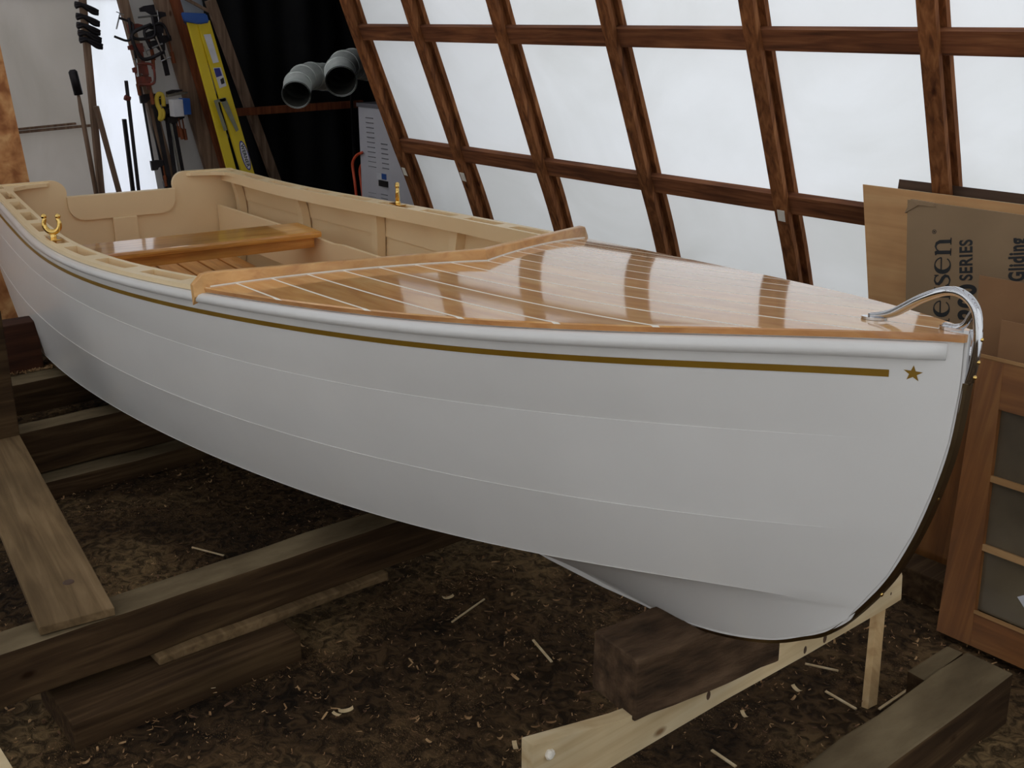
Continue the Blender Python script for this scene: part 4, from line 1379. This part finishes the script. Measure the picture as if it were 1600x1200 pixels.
# blue and white box
bm = bmesh.new(); c = px(281, 166, 0, XP + .12); box(bm, -.04, .04, -.065, .01, -.07, .05, bev=.003)
t = thing('small_box', 'small blue and white box fixed on the pale board', 'box', c)
obj('white_side', bm, M['sticker'], t)
bm = bmesh.new(); box(bm, -.04, .042, .012, .065, -.06, .055, bev=.003); obj('blue_side', bm, M['blue'], t)
for dx, dz, u, v, l2, mt, lb in ((.1, 0, 262, 152, 30, 'steel', 'flat steel plane lying on the ledge above the small box'), (.1, 0, 262, 148, 22, 'iron', 'dark tool lying on the ledge above the small box')):
    a = px(u, v, 0, XP + .1); bm = bmesh.new(); poly_prism(bm, [Vector((0, 0, 0)), Vector((0, l2 * .005, .02)), Vector((0, l2 * .0052, .03)), Vector((0, l2 * .002, .032)), Vector((0, 0, .02))], (-.03, 0, 0))
    o = obj('hand_tool', bm, M[mt], loc=a); tag(o, lb, 'tool')

# OSB panel at far left
a, b_ = px(-2, 60, 0, -7.1), px(46, 283, 0, -7.1)
osb = thing('strand_board', 'orange-brown strand board panel at the far left', 'board', (-7.1, b_.y, 0))
bm = bmesh.new()
d = (b_ - a); bfloor = a + d * (a.z / (a.z - b_.z)); atop = a - d * .3
poly_prism(bm, [Vector((0, atop.y - b_.y, atop.z)), Vector((0, bfloor.y - b_.y, 0)), Vector((0, bfloor.y - b_.y - 1.1, 0)), Vector((0, atop.y - b_.y - 1.1, atop.z))], (-.015, 0, 0))
obj('sheet', bm, M['osb'], osb)

# ---- ladder
XL = -7.45
lad = thing('step_ladder', 'folded yellow fibreglass step ladder with blue top leaning at the back', 'ladder', (XL, px(420, 300, 0, XL).y, 0))
LO = lad.location.copy()


def lrail(name, u0, v0, u1, v1, wpx, x, mat, dep):
    a, b_ = px(u0, v0, 0, x), px(u1, v1, 0, x)
    d = b_ - a; b_ = a + d * (a.z / (a.z - b_.z))
    d = (b_ - a).normalized(); n_ = Vector((0, -d.z, d.y)); wd = wpx * 8.2 / FPX
    bm = bmesh.new(); beam(bm, a - LO, b_ - LO, n_ * wd, (dep, 0, 0), .003); return obj(name, bm, mat, lad), a, b_, n_


r1, A1, B1, n1 = lrail('side_rail', 299, 34, 362, 268, 13, XL, M['yellow'], .03)
r2, A2, B2, n2 = lrail('side_rail', 317, 34, 386, 268, 19, XL + .02, M['yellow'], .03)
r3, *_ = lrail('side_rail', 300, 34, 363, 268, 12, XL - .30, M['yellow'], .03)
r4, *_ = lrail('side_rail', 318, 34, 387, 268, 17, XL - .32, M['yellow'], .03)
BK = px(320, 150, 0, XL - .30) - px(320, 150, 0, XL)
for k in range(1, 7):
    f = k / 7; a = A1.lerp(B1, f) - LO
    bm = bmesh.new(); beam(bm, (0, 0, 0), BK, (0, .05, 0), (0, 0, .02)); o = obj('step', bm, M['grey'], lad); o.location = a + Vector((0, .02, 0))
bm = bmesh.new()
c0, c1, c2, c3, c4 = [px(u, v, 0, XL + .05) - LO for u, v in ((282, 19), (323, 21), (327, 35), (312, 38), (287, 33))]
poly_prism(bm, [c0, c1, c2, c3, c4], BK * 1.25)
bmesh.ops.bevel(bm, geom=list(bm.edges), offset=.008, segments=2, affect='EDGES')
obj('top_cap', bm, M['blue'], lad)
XS = XL + .0362


def sticker(pts, mat, name, off=0.0):
    bm = bmesh.new(); poly_prism(bm, [px(u, v, 0, XS + off) - LO for u, v in pts], (.001, 0, 0)); return obj(name, bm, mat, lad)


sticker([(318, 54), (329, 53), (342, 97), (333, 99)], M['sticker'], 'printed_label')
sticker([(333, 106), (345, 105), (354, 134), (343, 138)], M['sticker'], 'warning_label')
sticker([(334, 107), (343, 106), (347, 118), (338, 121)], M['navy'], 'label_picture', .0015)
sticker([(344, 124), (349, 121), (351, 130), (346, 132)], M['ink'], 'label_picture', .0015)
for pts in ([(334, 157), (352, 152), (353, 158), (340, 160), (355, 203), (350, 205)], [(343, 155), (353, 153), (373, 203), (369, 206)]):
    sticker(pts, M['grey'], 'spreader_brace', .012)
# oval maker's mark, words reading down the rail
oc, od = px(383, 243, 0, XS), (px(390, 266, 0, XS) - px(376, 220, 0, XS))
dl = od.length / 2; od = od.normalized(); on_ = Vector((0, -od.z, od.y))
for r0, r1_, mt, off in ((1, .030, 'navy', 0), (.9, .023, 'sticker', .0015)):
    bm = bmesh.new(); poly_prism(bm, [oc - LO + Vector((off, 0, 0)) + od * dl * r0 * math.cos(a) + on_ * r1_ * math.sin(a) for a in np.linspace(0, 2 * PI, 28, endpoint=False)], (.001, 0, 0))
    obj('oval_badge', bm, M[mt], lad)
text_mesh('badge_lettering', 'WERNER', M['ink'], lad, lambda a, b: oc - LO + Vector((.0035, 0, 0)) + od * dl * .78 * (a * 2 - 1) + on_ * (b - .35) * .036, 1.0, .03)


# ---- ducts: two galvanised elbows
def duct(label, mouth, bend, tail, x0, rpx):
    """segmented elbow; points given as (u,v,dx)"""
    P = [px(u, v, 0, x0 + dx) for u, v, dx in (mouth, bend, tail)]
    r_ = rpx * 7.7 / FPX
    t = thing('duct_elbow', label, 'duct', P[0])
    path = []
    A, Bm, Cc = P
    for i in range(5):
        f = i / 4
        path.append(((1 - f) ** 2) * A + 2 * f * (1 - f) * Bm + f * f * Cc)
    path.append(Cc + (Cc - Bm).normalized() * .35)
    path = [p - P[0] for p in path]
    bm = bmesh.new()
    seg = 28
    # gored tube with raised seams
    fine, rad = [], []
    for i in range(len(path) - 1):
        a, b_ = path[i], path[i + 1]
        for f, k in ((0.0, 1.03), (.06, 1.03), (.08, 1.0), (.92, 1.0), (.94, 1.03)):
            fine.append(a.lerp(b_, f)); rad.append(r_ * k)
    fine.append(path[-1]); rad.append(r_)
    tube(bm, fine, rad, seg, cap=False)
    o = obj('elbow', bm, M['galv'], t, smooth=True); o.data.set_sharp_from_angle(angle=R(25))
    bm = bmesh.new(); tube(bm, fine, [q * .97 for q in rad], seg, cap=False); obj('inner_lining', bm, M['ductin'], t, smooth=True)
    bm = bmesh.new(); d = (fine[1] - fine[0]).normalized()
    tube(bm, [fine[0] - d * .002, fine[0] + d * .008], [r_ * 1.035, r_ * 1.035], seg, cap=False); tube(bm, [fine[0] - d * .002, fine[0] + d * .008], [r_ * .96, r_ * .96], seg, cap=False)
    obj('rim', bm, M['galv'], t)
    return t


duct('left galvanised duct elbow with open mouth in front of the black sheet', (463, 148, .18), (462, 112, -.10), (504, 120, -.32), -7.4, 22.5)
duct('right galvanised duct elbow with larger open mouth, partly behind the rib', (533, 127, .25), (522, 92, -.05), (572, 102, -.28), -7.3, 25)

# ---- grey cabinet with louvres and orange hose
YC_ = 4.42
XC = -7.0
c1 = px(559, 160, 1, YC_)
cabt = thing('heater_cabinet', 'tall grey steel cabinet with louvre slots behind the first rib', 'cabinet', (c1.x, YC_, 0))
bm = bmesh.new(); box(bm, 0, -6.25 - c1.x, 0, .5, 0, c1.z - .03, bev=.006); obj('body', bm, M['cabinet'], cabt)
bm = bmesh.new(); box(bm, -.008, -6.24 - c1.x, -.01, .51, c1.z - .03, c1.z, bev=.004); obj('lid', bm, M['slot'], cabt)
def cab_box(name, u0, v0, u1, v1, mat, dep):
    a, b_ = px(u0, v0, 1, YC_), px(u1, v1, 1, YC_)
    bm = bmesh.new(); box(bm, a.x - c1.x, b_.x - c1.x, -dep, .001, b_.z, a.z); return obj(name, bm, M[mat], cabt)
for k in range(11):
    v = 183 + k * 7.6
    cab_box('louvre', 571.5 + k * .5, v, 583 + k * .5, v + 2.8, 'slot', .004)
    if k > 4: cab_box('louvre', 593 + k * .5, v + 2.8, 603 + k * .5, v + 5.8, 'slot', .004)
for v in (300, 306, 312): cab_box('louvre', 576, v, 588, v + 2.8, 'slot', .004); cab_box('louvre', 596, v + 2.8, 606, v + 5.8, 'slot', .004)
cab_box('paper_label', 589, 269, 597, 281, 'sticker', .004)
cab_box('blue_label', 597, 271, 604, 281, 'blue', .005)
cab_box('dark_switch', 593, 281, 607, 293, 'iron', .01)
c = px(553, 262, 1, YC_)
P = [px(u, v, 1, YC_ - .02) - c for u, v in ((566, 238), (557, 243), (551, 255), (553, 275), (556, 300))]
P.append(Vector((P[-1].x + .02, 0, -c.z + .03)))
bm = bmesh.new(); tube(bm, smoothpath(P, 6), .011, 8)
P2 = [p + Vector((.02, .05, -.05)) for p in P[:-1]] + [P[-1] + Vector((.02, .06, 0))]
tube(bm, smoothpath(P2, 6), .011, 8)
o = obj('orange_hose', bm, M['orange'], smooth=True, loc=c); tag(o, 'orange hose looped at the left side of the grey cabinet', 'hose')

# white tape patches on the ribs
for k, (u, v, lb) in enumerate(((706, 280, 'torn white tape on the second rib from the left'), (607, 272, 'torn white tape on the first rib above the far oarlock'), (1203, 344, 'small white paint patch on the fifth rib beside the middle rail'))):
    rx_ = (-5.37, -6.03, -2.96)[k]
    q = px(u, v, 0, rx_ + .037)
    bm = bmesh.new()
    yw = wally(q.z)
    box(bm, -.02, .02, -.002, .0, -.028, .028)
    for vtx in bm.verts: vtx.co.x += .006 * noise.noise(vtx.co * 60 + Vector((k, 0, 0))); vtx.co.z += .01 * noise.noise(vtx.co * 70)
    o = obj('tape_patch', bm, M['caulk'], loc=(rx_, yw - .001, q.z), rot=(R(-21) * -1, 0, 0)); tag(o, lb, 'tape')

# ================================================================== SHAVINGS AND SPLINTERS
def inhull(x, y): return False


bm = bmesh.new()
def curl(c, size, ang, wd, bend):
    d = Vector((math.cos(ang), math.sin(ang), 0)); s_ = Vector((-d.y, d.x, 0))
    n_ = random.choice((3, 4, 5)); prev = None
    tilt = random.uniform(-.5, .5)
    for i in range(n_ + 1):
        f = i / n_ - .5
        a = f * bend
        if bend > .2:
            p = c + d * (size / bend) * math.sin(a) + Vector((0, 0, (size / bend) * (math.cos(bend / 2 * 0) - math.cos(a)) ))
        else:
            p = c + d * size * f + Vector((0, 0, size * f * .15))
        w_ = wd * (1 - .5 * abs(f))
        v0 = bm.verts.new(p + s_ * w_ / 2 + Vector((0, 0, w_ * tilt))); v1 = bm.verts.new(p - s_ * w_ / 2)
        if prev: bm.faces.new((prev[0], v0, v1, prev[1]))
        prev = (v0, v1)


cnt = 0
while cnt < 16000:
    x = -random.uniform(.3, 7.2) ; y = random.uniform(-.2, 3.6)
    if random.random() > .45 + .75 * noise.noise(Vector((x * 1.7, y * 1.7, 9))): continue
    big = random.random()
    if big < .9: size, wd = random.uniform(.004, .018), random.uniform(.0012, .004)
    else: size, wd = random.uniform(.016, .034), random.uniform(.004, .009)
    z = .028 * noise.noise(Vector((x * 1.3, y * 1.3, 0))) - .004 + random.uniform(0, .004)
    curl(Vector((x, y, z)), size, random.uniform(0, 2 * PI), wd, random.choice((.1, 1.0, 2.0, 3.2)))
    cnt += 1
for _ in range(1500):   # along the top of the far beam
    curl(Vector((random.uniform(-5.39, -5.24), random.uniform(1.2, 1.75), .263 + random.uniform(0, .008))), random.uniform(.008, .028), random.uniform(0, 6.3), random.uniform(.004, .008), random.choice((.1, 1.5, 2.6)))
for _ in range(900):
    x, y = random.uniform(-5.08, -4.64), random.uniform(1.0, 2.0)
    curl(Vector((x, y, .028 * noise.noise(Vector((x * 1.3, y * 1.3, 0))) + random.uniform(0, .012))), random.uniform(.01, .035), random.uniform(0, 6.3), random.uniform(.004, .010), random.choice((.1, 1.5, 2.6)))
o = obj('wood_shavings', bm, M['shaving']); tag(o, 'fine wood shavings and chips strewn over the dirt floor', 'shavings', kind='stuff')

for u0, v0, u1, v1, w_, lb in ((706, 972, 757, 936, .010, 'long thin splinter on open dirt in the middle foreground'), (833, 1000, 862, 1034, .014, 'orange-brown splinter left of the charred block'),
                               (1258, 1037, 1310, 1048, .012, 'pale stick behind the pale pine board'), (1290, 1080, 1338, 1108, .014, 'pale stick lying against the pale upright'),
                               (300, 855, 350, 868, .010, 'thin stick beside the long beam on its far side'), (1374, 1108, 1418, 1078, .016, 'pale splinter between upright and corner timber'),
                               (1112, 1172, 1150, 1198, .016, 'bright splinter at the bottom edge below the pine board'), (1095, 990, 1100, 994, .01, 'tiny chip by the block')):
    if lb.startswith('tiny'): continue
    a, b_ = px(u0, v0, 2, .012), px(u1, v1, 2, .012)
    bm = bmesh.new(); d = (b_ - a); n_ = Vector((-d.y, d.x, 0)).normalized()
    beam(bm, Vector(), d, n_ * w_ * .5, (0, 0, .004)); o = obj('splinter', bm, M['pine'], loc=a); tag(o, lb, 'splinter')
for u, v, s_, lb in ((540, 1106, .022, 'pale curled chip, larger of a pair in the middle foreground'), (526, 1112, .014, 'pale curled chip, smaller of a pair in the middle foreground'),
                     (805, 1162, .018, 'upright pale chip left of the pine board end'), (700, 930, .02, 'pale chip on the far part of the dirt'), (333, 1068, .018, 'curled shaving at the lower left'),
                     (1163, 1113, .016, 'rectangular pale chip below the pine board'), (1245, 1073, .018, 'broad brown chip near the pine board')):
    a = px(u, v, 2, .016)
    bm = bmesh.new(); rows = []
    for i in range(9):
        an = -1.3 + 2.6 * i / 8
        rows.append([Vector((s_ * 1.0 * math.sin(an), q, s_ * .45 * (1 - math.cos(an)))) for q in (-s_ * .35, s_ * .35)] )
    rr_ = [r + [r[1] + Vector((0, 0, .0015)), r[0] + Vector((0, 0, .0015))] for r in rows]
    V = grid(bm, rr_, closed=True); bm.faces.new(V[0][::-1]); bm.faces.new(V[-1])
    o = obj('wood_chip', bm, M['pine'], loc=(a.x, a.y, .006), rot=(0, 0, random.uniform(0, 3))); tag(o, lb, 'chip')
